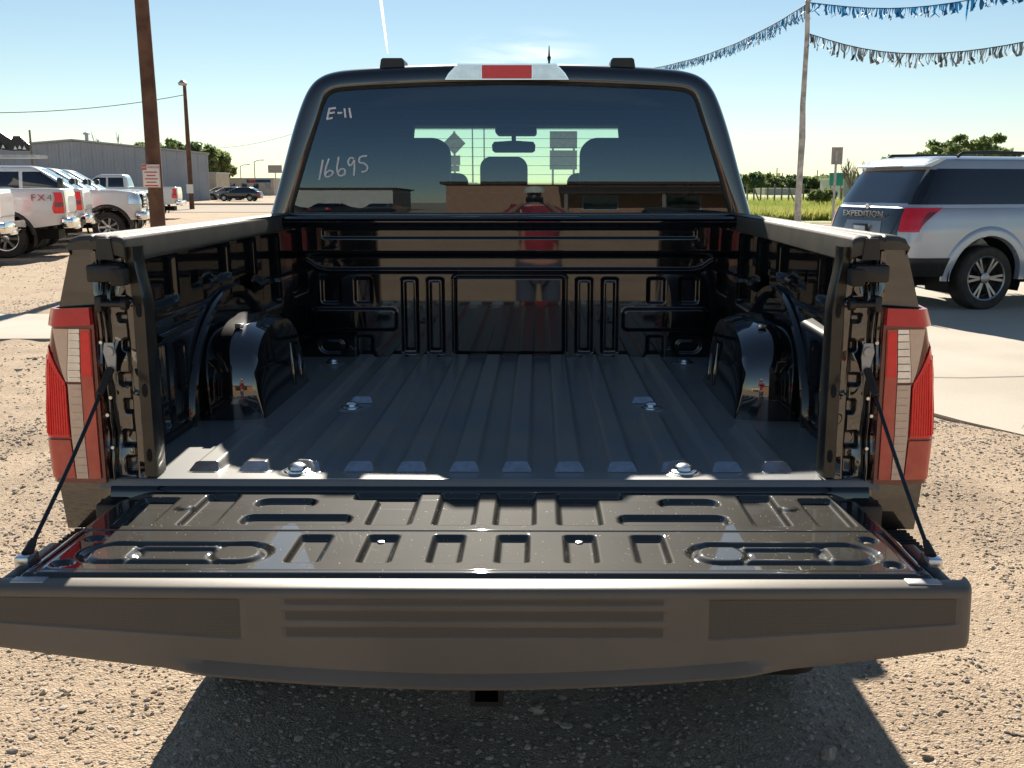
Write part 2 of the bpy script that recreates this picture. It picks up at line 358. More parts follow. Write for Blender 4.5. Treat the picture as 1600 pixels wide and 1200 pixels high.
# loose stones over the soil
def stones(name, n, smin, smax, region, seed, m, pw=2.2, facets=1):
    r = np.random.default_rng(seed)
    bm = bmesh.new(); bmesh.ops.create_icosphere(bm, subdivisions=facets, radius=1); bm.verts.ensure_lookup_table()
    bv = np.array([v.co[:] for v in bm.verts]); bf = np.array([[v.index for v in f.verts] for f in bm.faces]); bm.free()
    x0, x1, y0, y1 = region
    P = np.stack([r.uniform(x0, x1, n), r.uniform(y0, y1, n)], -1)
    keep = ~(((P[:, 0] > 2.6) & (P[:, 1] > 5.3 - (P[:, 0] - 2.6) * 1.4)) | ((P[:, 0] < -1.9) & (P[:, 1] > 7.95) & (P[:, 1] < 10.4)))
    clump = vnoise(P[:, 0], P[:, 1], 1.1, 5) + .5 * vnoise(P[:, 0], P[:, 1], 4, 6)
    keep &= (clump + r.random(n) * .7 > .85)
    for x0_, k_ in TRACKS: keep &= ~((np.abs(P[:, 0] - x0_ - k_ * P[:, 1]) < .16) & (r.random(n) < .75))
    P = P[keep]; n = len(P)
    s = smin + (smax - smin) * r.random(n) ** pw
    sc = s[:, None] * np.stack([r.uniform(.7, 1.3, n), r.uniform(.7, 1.3, n), r.uniform(.35, .65, n)], -1)
    an = r.uniform(0, 2 * PI, n); jit = r.uniform(.65, 1.25, (n, len(bv), 1))
    V = bv[None] * jit * sc[:, None, :]
    ca, sa = np.cos(an)[:, None], np.sin(an)[:, None]
    X = V[..., 0] * ca - V[..., 1] * sa + P[:, :1]; Y = V[..., 0] * sa + V[..., 1] * ca + P[:, 1:]
    Z = V[..., 2] + (ground_h(P[:, 0], P[:, 1]) + s * .12)[:, None]
    VV = np.stack([X, Y, Z], -1).reshape(-1, 3); Q = (bf[None] + (np.arange(n) * len(bv))[:, None, None]).reshape(-1, 3)
    return tag(npmesh(name, VV, Q, m, smooth=None), kind='stuff')
def stonemat(name, cols):
    m = bpy.data.materials.new(name); m.use_nodes = True; n = m.node_tree.nodes; l = m.node_tree.links; b = n['Principled BSDF']; b.inputs['Roughness'].default_value = .9
    b.inputs['Specular IOR Level'].default_value = .2
    ge = n.new('ShaderNodeNewGeometry'); r = n.new('ShaderNodeValToRGB'); e = r.color_ramp.elements
    while len(e) < len(cols): e.new(.5)
    for k, c in enumerate(cols): e[k].position = k / (len(cols) - 1); e[k].color = (*c, 1)
    l.new(ge.outputs['Random Per Island'], r.inputs[0]); l.new(r.outputs[0], b.inputs['Base Color']); return m
M['stone'] = stonemat('mixed_gravel', [(.38, .30, .22), (.50, .40, .295), (.44, .36, .28), (.56, .49, .42), (.33, .265, .205), (.46, .365, .275), (.6, .55, .5)])
stones('gravel', 75000, .0025, .010, (-4.0, 4.0, -.2, 4.6), 21, M['stone'], 1.6)
stones('gravel', 5000, .006, .016, (-4.2, 4.2, -.3, 4.2), 25, M['stone'], 2.4)
stones('gravel', 34000, .004, .016, (-10, 3.2, 1.5, 12), 22, M['stone'], 2.6)
stones('gravel', 12000, .008, .02, (-18, 2, 8, 24), 23, M['stone'], 2.6)
stones('loose_rubble', 520, .012, .030, (-7, 5, -.3, 9), 24, M['stone'], 2.8, 2)

# ================================================================== THE PICKUP TRUCK
truck = thing('pickup_truck', (0, 0, 0), 'black pickup truck with its tailgate down and empty open cargo bed', 'pickup truck')
ZF = .9
# ---- bed floor
xs = np.linspace(-.885, .885, 355); ys = np.concatenate([np.linspace(-.012, .14, 60), np.linspace(.145, 1.70, 240)])
X, Y = np.meshgrid(xs, ys, indexing='ij'); H = np.zeros_like(X)
def trap(d, a, b): return np.clip((b - d) / (b - a), 0, 1)
for k, xr in enumerate([.061, .184, .307, .432, .552, .668]):
    for s in (-1, 1):
        px = trap(np.abs(X - s * xr), .024, .0365)
        y1 = 1.68 if k < 5 else .50
        py = np.clip((Y - .048) / .036, 0, 1) * np.clip((y1 - Y) / .03, 0, 1)
        if k == 3: py = np.minimum(py, np.maximum(np.clip((.655 - Y) / .03, 0, 1), np.clip((Y - .815) / .03, 0, 1)))
        H += .018 * px * py
H += -.02 * sm((.0 - Y) / .012) ** 2
for sx_, y_ in ((.45, .055), (.448, .745), (.66, 1.54)):
    for s in (-1, 1):
        H += .004 * sm((.045 - np.hypot(X - s * sx_, Y - y_)) / .01)
floor = gridobj('bed_floor', np.stack([X, Y, ZF + H], -1), M['floor'], truck)
M['glint'] = mat('rib_end_sky_glint', (.36, .39, .44), .28, metal=.9, var=.12, scale=60)  # pale metal patches added on the rib ends to imitate reflected sky
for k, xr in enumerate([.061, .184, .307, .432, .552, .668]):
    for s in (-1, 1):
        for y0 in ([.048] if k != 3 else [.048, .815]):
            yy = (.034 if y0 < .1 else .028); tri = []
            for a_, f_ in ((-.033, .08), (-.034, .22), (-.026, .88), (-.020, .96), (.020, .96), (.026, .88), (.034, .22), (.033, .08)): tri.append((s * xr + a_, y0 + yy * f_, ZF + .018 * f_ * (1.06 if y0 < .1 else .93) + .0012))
            mesh('rib_glint', tri, [tuple(range(8))], M['glint'], floor)
for sx_, y_ in ((.45, .055), (.448, .745), (.66, 1.54)):
    for s in (-1, 1):
        MB().lathe([(.032, .003), (.031, .007), (.022, .009), (.020, .016), (.012, .021), (.004, .022)], (s * sx_, y_, ZF), 'z', 20).build('bolt', M['steel'], floor, 40)
# rear sill under the floor edge
pr = [(.0, .888), (-.012, .884), (-.018, .872), (-.018, .80), (.02, .79)]
MB().add([(x, p[0], p[1]) for x in (-.86, .86) for p in pr], [(i, i + 1, i + 6, i + 5) for i in range(4)]).build('bed_sill', M['glossblk'], truck, 60)
# ---- bulkhead
xs = np.linspace(-.86, .86, 431); zs = np.linspace(.885, 1.425, 181)
X, Z = np.meshgrid(xs, zs, indexing='ij'); B = np.zeros_like(X)         # B > 0 comes towards the tailgate
B += .034 * sm((Z - 1.283) / .03)
B += .012 * sm((Z - 1.40) / .02)
def st(d, dep, w=.009): 
    global B; B += dep * sm(-d / w)
def frame(d, dep, w):                                                    # a bead that follows an outline
    global B; B += dep * np.clip(1 - np.abs(d + w) / w, 0, 1)
st(rr(X, Z, -.708, .708, 1.358, 1.398, .012), -.010, .007)
lift = np.interp(np.abs(X), [0, .70, .735, .775, .9], [0, 0, .008, .036, .05])
dz = Z - (1.237 + lift); B += np.where(np.abs(X) < .785, .013 * np.clip(1 - np.abs(dz) / .011, 0, 1), 0)
st(rr(X, Z, -.212, .212, .912, 1.214, .018), .008, .010); frame(rr(X, Z, -.222, .222, .902, 1.224, .022), -.008, .006)
for a, b in ((.252, .322), (.352, .420)): st(both(None, X, Z, a, b, .910, 1.211, .014), -.010, .010); st(both(None, X, Z, a + .014, b - .014, .928, 1.196, .010), .004, .006)
for a, b in ((.528, .600), (.650, .728)): st(both(None, X, Z, a, b, 1.107, 1.211, .014), -.010, .010)
st(both(None, X, Z, .432, .765, 1.002, 1.095, .024), .013, .012)
st(both(None, X, Z, .628, .745, .912, .982, .035), -.009, .010); st(both(None, X, Z, .645, .728, .927, .967, .02), .006, .008)
st(both(None, X, Z, .530, .598, .87, .986, .012), -.008, .009)
M['paint_wall'] = mat('black_paint_front_wall', (.005, .005, .006), .35, coat=1, coat_r=.03, coat_ior=1.75, spec=.08)
gridobj('bulkhead', np.stack([X, 1.69 - B, Z], -1), M['paint_wall'], truck, flip=True)
# cab-side lip over the bulkhead
pr = [(1.66, 1.425), (1.655, 1.432), (1.66, 1.438), (1.70, 1.441), (1.79, 1.441)]
mb = MB().add([(x, p[0], p[1]) for x in (-.86, .86) for p in pr], [(i, i + 1, i + 6, i + 5) for i in range(4)])
mb.build('bulkhead_rail', M['paint'], truck, 60)

# ---- bed sides, rails, jambs, lamps (mirrored)
def halfw(z): return np.interp(z, [.60, .70, .79, .88, 1.0, 1.15, 1.25, 1.31, 1.42], [.96, .975, .985, .995, 1.0, .992, .970, .952, .918])
for s in (-1, 1):
    # inner wall: y-z sheet, D > 0 recedes outwards
    ys = np.linspace(.0, 1.70, 261); zs = np.linspace(.89, 1.425, 111); Yg, Zg = np.meshgrid(ys, zs, indexing='ij')
    D = .008 * (Zg - .9) / .5
    for (a, b, c, d_, dep) in ((.07, .20, .93, 1.17, .018), (.235, .285, .93, 1.17, .022), (.32, .37, .93, 1.17, .022), (.41, .52, .93, 1.15, .018),
                               (.08, .50, 1.25, 1.385, .020), (.60, .98, 1.27, 1.385, .020), (1.06, 1.28, 1.20, 1.385, .022), (1.34, 1.60, 1.12, 1.385, .022), (1.40, 1.62, .93, 1.08, .018)):
        D += dep * sm(-rr(Yg, Zg, a, b, c, d_, .02) / .012)
    D += .006 * np.clip(1 - np.abs(Zg - 1.215) / .012, 0, 1)
    P = np.stack([s * (.850 + D), Yg, Zg], -1)
    wall = gridobj('bed_side', P, M['paint_side'], truck, flip=(s > 0))
    # arch ridge round the wheelhouse on the wall
    ang = np.linspace(-.15, PI + .15, 40); prof = [(0, .0), (.0, .022), (.008, .032), (.026, .032), (.034, .022), (.034, 0)]
    P = np.array([[(s * (.868 - h), .93 - (.40 + o) * math.cos(t) * (1 if math.cos(t) > 0 else 1.05), .90 + (.325 + o * .9) * max(math.sin(t), -.05)) for (o, h) in prof] for t in ang])
    gridobj('arch_ridge', P, M['paint_side'], wall, smooth=45)
    # wheelhouse
    cy, cz = .885, .897
    def prof_pt(t):
        c, q = math.cos(t), math.sin(t)
        if c < 0: return (-abs(c) ** (2 / 3.3) * .300, q ** (2 / 3.3) * .268)
        return (abs(c) ** (2 / 2.3) * .345, q ** (2 / 2.3) * .272)
    tt = [PI - PI * k / 72 for k in range(73)]
    rows = []
    for (xo, k) in [(.90, 1.01), (.85, 1.005), (.80, 1.0), (.768, .996), (.738, .982), (.712, .958), (.693, .925), (.679, .86), (.668, .70), (.66, .5), (.653, .25), (.649, .02)]:
        rows.append([])
        for t in tt:
            a, b = prof_pt(t); drop = (1.02 - k) * .30
            xx = xo + .012 * (b / .272) * (1 - k) - (1 - min(1, b / .1)) * 0
            # lower edge keeps its full length, so the inner face is a near-vertical wall
            kk = k if b > .02 else max(k, k)
            rows[-1].append((s * xx, cy + a * kk, cz + b * kk))
    # inner face: vertical wall from the shoulder down, not a cone
    P = np.array(rows)
    for r_i, (xo, k) in enumerate([(.90, 1.01), (.85, 1.005), (.80, 1.0), (.768, .996), (.738, .982), (.712, .958), (.693, .925), (.679, .86), (.668, .70), (.66, .5), (.653, .25), (.649, .02)]):
        if r_i >= 6:
            f = (r_i - 6) / 5
            for j, t in enumerate(tt):
                a, b = prof_pt(t); P[r_i, j] = (s * (.693 - .022 * f), cy + a * (.925 - .02 * f), cz + b * .925 * (1 - f))
    wh = gridobj('wheelhouse', P, M['paint_in'], truck, flip=(s < 0), smooth=50)
    # pressed flutes on the wheelhouse's inner face, plug on its top
    for yy in (.99, 1.09):
        MB().tube([(s * .686, yy + .012, 1.06 - (yy - .99) * .5), (s * .679, yy + .004, .98), (s * .673, yy, .925)], [.004, .009, .004], 8).build('flute', M['paint_in'], wh, 60)
    MB().lathe([(.028, 0), (.027, .006), (.018, .008), (.002, .008)], (s * .775, .97, 1.153), 'z', 18).build('plug', M['paint_in'], wh, 40)
    MB().box(s * .76 - .012, s * .76 + .012, .70, .712, 1.148, 1.162, .003).build('clip', M['steel'], wh, 40)
    # pressed shelf with a bright end, and the tie-down lugs
    for (y0, y1, z0, z1, dx) in ((.22, .47, 1.16, 1.225, .050), (.70, .78, 1.255, 1.315, .024), (1.20, 1.34, 1.20, 1.255, .030)):
        P = np.array([[(s * (.856 - dx * sm((v - .15) / .35) * (1 - .75 * sm((v - .62) / .3))), y, z0 + (z1 - z0) * (1 - v) + .02 * (y - y0)) for v in np.linspace(0, 1, 14)] for y in (y0, y0 + .001, y0 + .05, y1 - .012, y1)])
        P[0, :, 0] = s * .856; P[-1, :, 0] = s * .856
        gridobj('tie_down_shelf', P, M['paint_side'], wall, flip=(s > 0), smooth=50)
    # lower wall seam rail
    MB().box(s * .846 - .006, s * .846 + .006, .02, .56, .905, .92, .003).build('wall_foot', M['plastic'], wall, 40)
    # outer quarter panel
    ys_ = np.concatenate([[-.0, .004, .012, .026, .045, .07, .11], np.linspace(.16, 1.775, 60)]); vs = np.linspace(0, 1, 34); P = np.zeros((len(ys_), len(vs), 3))
    for i, y in enumerate(ys_):
        arch = .0
        if abs(y - .95) < .50: arch = math.sqrt(.25 - (y - .95) ** 2) + .36
        zb = max(.585 if y > .12 else .78, arch)
        for j, v in enumerate(vs):
            z = zb + (1.418 - zb) * v; w = float(halfw(z)); c = min(1, y / .085); k = math.sqrt(max(0, 1 - (1 - c) ** 2))
            P[i, j] = (s * (.868 + (w - .868) * (.88 + .12 * k) if y > 0 else .868), y + (.012 if y == 0 else 0), z)
    gridobj('quarter_panel', P, M['paint'], truck, flip=(s < 0), smooth=50)
    # tail jamb
    xs = np.linspace(.772, .872, 51); zs = np.linspace(.80, 1.415, 260); Xg, Zg = np.meshgrid(xs, zs, indexing='ij')
    D = .010 * np.clip(1 - np.abs(Xg - .852) / .010, 0, 1) - .030 * sm((Xg - .80) / .012) * (1 - sm((Xg - .845) / .012)) * .35
    for k, zc in enumerate(np.arange(.86, 1.40, .068)):
        zc += .012 * (((k * 53) % 7) / 6 - .5); w_ = .008 + .016 * ((k * 37) % 5) / 4; hz = .014 + .012 * ((k * 29) % 6) / 5; D -= .016 * sm(-rr(Xg, Zg, .803, .803 + .014 + w_, zc - hz, zc + hz * .8, .009) / .008)
        D += .004 * sm((.008 - np.hypot(Xg - .793, Zg - zc - .03)) / .006) * (k % 3 == 0)
    D += .007 * (vnoise(Xg, Zg, 26, 9) - .5) + .012 * (vnoise(Xg, Zg, 13, 8) - .5)
    D -= .03 * sm((.785 - Xg) / .016)
    jamb = gridobj('tail_jamb', np.stack([s * Xg, .006 - D, Zg], -1), M['paint_in'], truck, flip=(s > 0))
    MB().add([(s * .760, .052, .89), (s * .86, .075, .89), (s * .86, .075, 1.42), (s * .775, .052, 1.42)], [(0, 1, 2, 3)]).build('jamb_return', M['paint_side'], truck)
    # inner flange strip
    zs = np.linspace(.905, 1.425, 60); P = []
    for z in zs:
        t = .55 * sm((z - 1.28) / .13); P.append([(s * (.757 + .030 * t), .055, z), (s * (.755 + .030 * t), .008, z), (s * (.758 + .030 * t), -.004, z), (s * (.783 + .012 * t), .0, z), (s * (.790 + .012 * t), .012, z)])
    fl = gridobj('inner_flange', np.array(P), M['flange'], truck, flip=(s > 0), smooth=40)
    for z in (1.285, 1.105, .955):
        o = MB().lathe([(.011, 0), (.0105, -.0016), (.001, -.0016)], (0, 0, 0), 'y', 14).build('slot', M['lining'], fl, 40); o.location = (s * .771, -.0035, z); o.scale = (.55, 1, 1.4); o.rotation_euler = (0, 0, s * -.16)
    # latch block, striker pin, cable bracket, small bolts
    MB().box(s * .833 - .036, s * .833 + .036, -.034, .01, 1.350, 1.388, .006).build('latch_block', M['plastic'], jamb, 40)
    MB().box(s * .800 - .016, s * .800 + .016, -.040, .0, 1.342, 1.380, .006).build('bumper_stop', M['rubber'], jamb, 40)
    MB().tube([(s * .787, -.022, 1.302), (s * .80, -.022, 1.302)], .013, 14).tube([(s * .80, -.022, 1.302), (s * .853, -.022, 1.302)], .0075, 12).box(s * .85 - .008, s * .85 + .008, -.03, .01, 1.285, 1.32, .004).build('striker_pin', M['plastic'], jamb, 40)
    mb = MB().prism([(s * x, z) for x, z in ((.828, 1.215), (.848, 1.215), (.852, 1.195), (.845, 1.165), (.838, 1.145), (.828, 1.15), (.824, 1.185))], 'y', -.016, -.011)
    mb.lathe([(.011, -.022), (.011, -.010), (.004, -.010)], (s * .838, 0, 1.196), 'y', 14); mb.build('cable_bracket', M['galv'], jamb, 40)
    for (x, z) in ((.858, 1.215), (.850, .975), (.856, 1.05), (.846, 1.09)): MB().lathe([(.0048, -.014), (.004, -.017), (.001, -.017)], (s * x, .006, z), 'y', 10).build('bolt', M['steel'], jamb, 40)
    # support cable
    p0, p1 = Vector((s * .838, -.018, 1.155)), Vector((s * .835, -.452, .885))
    cb = MB().tube([p0.lerp(p1, k / 10) + Vector((0, 0, -.008 * math.sin(PI * k / 10))) for k in range(11)], .0042, 8).build('support_cable', M['plastic'], truck, 60)
    MB().tube([p0, p0.lerp(p1, .16)], [.009, .0075], 10).build('cable_sleeve', M['rubber'], cb, 60); MB().tube([p0.lerp(p1, .93), p1], [.006, .011], 10).build('cable_end', M['rubber'], cb, 60)
    # rail cap: profile swept forwards, with its end piece
    ys_ = np.concatenate([[-.012, -.006, .004], np.linspace(.03, 1.80, 40)]); P = []
    for y in ys_:
        k = 0 if y > 0 else (.012 if y < -.008 else .004)
        o = np.interp(y, [0, 1.8], [0, .028]); o2 = np.interp(y, [0, .06], [.010, 0]); o_in = np.interp(y, [0, 1.8], [0, .070])
        pr = [(.792, 1.382 + k), (.789, 1.3855 + k), (.789, 1.3865 + k), (.792, 1.432 - k), (.7921, 1.4325 - k), (.797, 1.438 - k), (.81, 1.441 - k), (.825, 1.4405 - k), (.829, 1.437 - k), (.833, 1.4415 - k), (.856, 1.443 - k), (.86, 1.4395 - k), (.864, 1.4435 - k), (.89, 1.442 - k), (.908, 1.436 - k), (.920 - o2, 1.424), (.926 - o2, 1.405 + k), (.922 - o2, 1.398 + k)]
        P.append([(s * (x + (o if x > .815 else o_in)), y, z + .008 - .0005 * y) for x, z in pr])
    P = [[(s * .855, -.012, 1.42)] * len(P[0])] + P
    cap = gridobj('rail_cap', np.array(P), M['cap'], truck, flip=(s > 0), smooth=32)
    MB().prism([(s * x, z) for x, z in ((.818, 1.444), (.846, 1.444), (.852, 1.398), (.812, 1.398))], 'y', -.016, .012).build('end_notch', M['plastic'], cap, 40)
    # tail lamp
    def lamp_pt(u, z, off):
        xo = float(halfw(z)) + .006; f = min(u, 1.0)
        k = max(0, (f - .86) / .14); x = .868 + (xo - .868) * f; y = -.004 + .085 * (1 - math.sqrt(max(0, 1 - k * k))) + max(0, u - 1) * .5 + .010 * f * f
        nx, ny = k ** 1.5, -math.sqrt(max(0, 1 - k ** 3))
        return (s * (x + nx * off), y + ny * off - .006, z)
    def patch(q, off, nu=9, nv=14, depth=.012):
        (a, b, c, d_) = q; rows = []
        uu = [0, 0] + list(np.linspace(.0, 1, nu)) + [1, 1]; vv = [0, 0] + list(np.linspace(0, 1, nv)) + [1, 1]
        for i, u in enumerate(uu):
            row = []
            for j, v in enumerate(vv):
                lo = np.array(a) * (1 - u) + np.array(b) * u; hi = np.array(d_) * (1 - u) + np.array(c) * u; p = lo * (1 - v) + hi * v
                edge = i == 0 or j == 0 or i == len(uu) - 1 or j == len(vv) - 1
                ring = (i in (1, len(uu) - 2)) or (j in (1, len(vv) - 2))
                row.append(lamp_pt(p[0], p[1], off - (depth if edge else (.002 if ring else 0))))
            rows.append(row)
        return np.array(rows)
    lamp = gridobj('tail_light', patch(((0, .893), (1.06, .893), (1.06, 1.262), (0, 1.294)), .006, 16, 24, .03), M['darkred'], truck, flip=(s > 0), smooth=45)
    for nm, q, off, m_ in (('top_lens', ((.02, 1.256), (1.10, 1.250), (1.07, 1.290), (.03, 1.294)), .018, 'redlens'),
                           ('inner_lens', ((.07, .905), (.27, .905), (.27, 1.246), (.07, 1.246)), .011, 'dullred'),
                           ('inner_red_lens', ((.085, 1.14), (.258, 1.14), (.258, 1.240), (.085, 1.240)), .0125, 'brightred'),
                           ('reverse_lens', ((.285, 1.128), (.51, 1.128), (.51, 1.246), (.285, 1.246)), .011, 'greylens'),
                           ('clear_lens', ((.285, .905), (.485, .905), (.515, 1.122), (.285, 1.122)), .011, 'clearlens'),
                           ('corner_lens', ((.52, 1.128), (.55, 1.128), (.85, 1.246), (.52, 1.246)), .011, 'clearlens'),
                           ('outer_lens', ((.535, 1.0), (1.05, 1.0), (1.05, 1.232), (.57, 1.125)), .010, 'brightred'),
                           ('lower_lens', ((.505, .905), (1.04, .905), (1.05, .994), (.53, .994)), .011, 'dullred')):
        gridobj(nm, patch(q, off), M[m_], lamp, flip=(s > 0), smooth=45)
    if True:   # vertical optics of the bright lens and cells of the reverse lamp
        for k in range(11):
            u = .56 + k * .042
            MB().tube([lamp_pt(u, 1.005, .0103), lamp_pt(u, 1.06, .0105), lamp_pt(u, 1.118 + max(0, (u - .6)) * .2, .0103)], .0016, 5).build('lens_ridge', M['brightred'], lamp, 60)
        for k in range(7):
            z = 1.136 + k * .0165
            MB().tube([lamp_pt(.292, z, .0125), lamp_pt(.41, z, .0125), lamp_pt(.49, z, .0125)], .0016, 5).build('lens_cell', M['chrome'], lamp, 60)
        for k in range(12):
            z = .918 + k * .0175
            MB().tube([lamp_pt(.292, z, .0116), lamp_pt(.41, z, .0122), lamp_pt(.468, z, .0116)], .0009, 5).build('lens_cell', M['clearlens'], lamp, 60)
    # hinge and wheel
    MB().box(s * .845 - .03, s * .845 + .03, -.075, .01, .79, .862, .01).tube([(s * .80, -.03, .845), (s * .875, -.03, .845)], .016, 12).build('tailgate_hinge', M['plastic'], truck, 40)
# ---- tailgate
gate = bpy.data.objects.new('tailgate', None); link(gate, truck); gate.location = (0, -.03, .845)
ZG = .875; gl = lambda P: np.asarray(P) - np.array([0, -.03, .845])
us = np.linspace(-1, 1, 431); vs = np.linspace(0, 1, 171); U, Vv = np.meshgrid(us, vs, indexing='ij')
X = U * .822; Y0 = -.014 - .085 * sm((np.abs(X) - .755) / .067) ** 1.3; Y = Y0 + (-.527 - Y0) * Vv; H = np.zeros_like(X)
def cut(d, dep=-.011, w=.010):
    global H; H += dep * sm(-d / w)
ca = lambda *a: both(None, X, Y, *a)
def slot(x0, x1, y0, y1, r=.012, dep=-.011, w=.010): cut(ca(x0, x1, min(y0, y1), max(y0, y1), r), dep, w)
slot(.682, .762, -.062, -.258); slot(.552, .632, -.040, -.256); slot(.372, .508, -.066, -.136, .03); slot(.276, .508, -.178, -.250, .026)
d = np.minimum(ca(.150, .300, -.082, -.024, .015), ca(.150, .246, -.25, -.04, .012)); cut(d)
slot(.018, .108, -.026, -.25)
for a, b in ((.030, .096), (.160, .226), (.292, .360)): slot(a, b, -.312, -.468, .01)
dc = lambda cx: np.minimum(np.hypot(X - cx, Y + .415), np.hypot(X + cx, Y + .415)) - .058
cap_ = ca(.392, .752, -.474, -.358, .057); H += -.009 * np.clip(1 - np.abs(cap_ + .010) / .013, 0, 1)
slot(.502, .660, -.442, -.386, .008, -.006, .008)
ri = np.minimum(np.abs(dc(.695) + .004), np.abs(dc(.452) + .004)); H += -.005 * np.clip(1 - ri / .008, 0, 1) * (np.abs(np.abs(X) - .573) < .14)
for cx, cy_ in ((.755, -.340), (.760, -.474)):
    H += -.012 * sm((.021 - np.minimum(np.hypot(X - cx, (Y - cy_) * 1.0), np.hypot(X + cx, Y - cy_))) / .010)
H += .005 * sm((.024 - np.minimum(np.hypot(X - .648, Y + .142), np.hypot(X + .648, Y + .142))) / .014)
H += -.005 * np.clip(1 - np.abs(Y + .287) / .006, 0, 1) + .002 * sm((-.287 - Y) / .01)
H += -.0025 * np.clip(1 - np.abs(Y + .507) / .003, 0, 1)
H += -.012 * sm((np.abs(U) - .975) / .025) ** 2 - .014 * sm((.02 - Vv) / .02) ** 2 - .010 * sm((Vv - .975) / .025) ** 2
H += -.004 * np.clip(1 - np.abs(np.abs(X) - .792) / .006, 0, 1) * (Y < -.29)
inner = gridobj('inner_panel', gl(np.stack([X, Y, ZG + H], -1)), M['gate'], gate, flip=True)
for cx, cy_ in ((.755, -.340), (.760, -.474)):
    for s in (-1, 1): MB().lathe([(.009, -.012), (.008, -.005), (.001, -.004)], gl((s * cx, cy_, ZG)), 'z', 8).build('screw', M['steel'], inner, 40)
for sx_ in (-.198, .192):
    for yy in (-.330, -.462): MB().lathe([(.008, -.012), (.007, -.006), (.001, -.005)], gl((sx_, yy, ZG)), 'z', 8).build('screw', M['steel'], inner, 40)
MB().lathe([(.010, -.003), (.0095, .0005), (.006, .001), (.005, -.004), (.001, -.004)], gl((-.108, -.428, ZG)), 'z', 14).build('grommet', M['plastic'], inner, 40)
# core and sides
mb = MB().prism([(x, y) for x, y in ((-.818, -.10), (-.75, -.03), (.75, -.03), (.818, -.10), (.818, -.528), (-.818, -.528))], 'z', .79, .862)
o = mb.build('core', M['paint_in'], gate); o.data.transform(Matrix.Translation((0, .03, -.845)))
for s in (-1, 1):
    o = MB().box(s * .833 - .014, s * .833 + .014, -.545, -.34, .81, .870, .006).build('side_bracket', M['plastic'], gate, 40); o.data.transform(Matrix.Translation((0, .03, -.845)))
    o = MB().box(s * .836 - .014, s * .836 + .014, -.475, -.43, .862, .888, .005).build('latch', M['steel'], gate, 40); o.data.transform(Matrix.Translation((0, .03, -.845)))
    o = MB().box(s * .79 - .03, s * .79 + .03, -.55, -.525, .866, .872, .002).build('end_plate', M['galv'], gate, 40); o.data.transform(Matrix.Translation((0, .03, -.845)))
# moulding: lip, face with sunken textured panels, flared lower edge
us = np.linspace(-.873, .873, 260); rows = []
face_y = lambda x: -.564 - .012 * (1 - (x / .866) ** 2)
def zbot(x): return .690 + .070 * (abs(x) / .866) ** 1.8
NV = 70
for x in us:
    yb = float(face_y(x)); zb = zbot(x); fl_ = .016 * float(sm((.56 - abs(x)) / .10))
    lip = [(-.521, .862), (-.523, .868), (-.529, .8705), (-.540, .8705), (yb + .012, .8685), (yb + .005, .866), (yb + .001, .861), (yb, .856)]
    r = [(x, a, b) for a, b in lip]
    for j in range(1, NV):
        v = j / NV; z = .856 + (zb + .022 - .856) * v; r.append((x, yb - .004 * v, z))
    r += [(x, yb - .004 - fl_ * .5, zb + .016), (x, yb - .004 - fl_, zb + .006), (x, yb - .002 - fl_, zb), (x, yb + .03, zb - .004), (x, yb + .06, zb + .03)]
    rows.append(r)
P = np.array(rows); xx, zz = P[..., 0], P[..., 2]
def zpan(x): return .774 + (np.abs(x) - .40) * .062
face = (zz < .8565) & (zz > .76)
dp = np.maximum(np.maximum(.405 - np.abs(xx), np.abs(xx) - .845), np.maximum(zpan(xx) - zz, zz - .852))
inset = [rr(xx, zz, -.335, .335, a, b, .002) for a, b in ((.838, .852), (.809, .830), (.779, .800))]
dd = np.minimum(np.minimum(dp, inset[0]), np.minimum(inset[1], inset[2]))
P[..., 1] += np.where(face, .0035 * sm(-dd / .005), 0)
edge = sm((np.abs(xx) - .859) / .014) ** 2; P[..., 1] += edge * .016
mould = gridobj('moulding', gl(P), M['trim'], gate, smooth=40)
for s in (-1, 1):   # closed ends
    r = [(s * .873, a + .016, b) for _, a, b in [tuple(p) for p in rows[0]]]
    r2 = [(s * .873, -.525, max(.70, b)) for _, a, b in rows[0]]
    gridobj('moulding_end', gl(np.array([r, r2])), M['trim'], mould, smooth=40)
def meshmat():
    m = mat('woven_texture_plastic', (.040, .035, .03), .55)
    n = m.node_tree.nodes; l = m.node_tree.links; b = n['Principled BSDF']
    tc = n.new('ShaderNodeTexCoord'); mp = n.new('ShaderNodeMapping'); mp.inputs['Rotation'].default_value = (0, R_(45), 0); mp.inputs['Scale'].default_value = (430, 430, 430)
    ck = n.new('ShaderNodeTexChecker'); ck.inputs['Scale'].default_value = 1; ck.inputs[1].default_value = (.112, .097, .08, 1); ck.inputs[2].default_value = (.075, .064, .053, 1)
    l.new(tc.outputs['Object'], mp.inputs[0]); l.new(mp.outputs[0], ck.inputs[0]); l.new(ck.outputs[0], b.inputs['Base Color'])
    return m
M['weave'] = meshmat()
def inset_panel(f, name):
    us_ = np.linspace(0, 1, 60); P = []
    for u in us_: 
        x, z0, z1 = f(u); P.append([(x, float(face_y(x)) - .004 * (.856 - z) / (.834 - zbot(x)) + .0022 + .016 * max(0, (abs(x) - .852) / .014), z) for z in np.linspace(z1, z0, 8)])
    gridobj(name, gl(np.array(P)), M['weave'], mould, smooth=60)
for s in (-1, 1): inset_panel(lambda u: ((lambda x: (x, float(zpan(x)) + .004, .848))(s * .409 + (s * .432 * u if s > 0 else s * .432 * u))), 'textured_panel') if s > 0 else inset_panel(lambda u: ((lambda x: (x, float(zpan(x)) + .004, .848))(-.841 + .432 * u)), 'textured_panel')
for a, b in ((.838, .852), (.809, .830), (.779, .800)): inset_panel(lambda u: (-.331 + .662 * u, a + .003, b - .003), 'textured_strip')
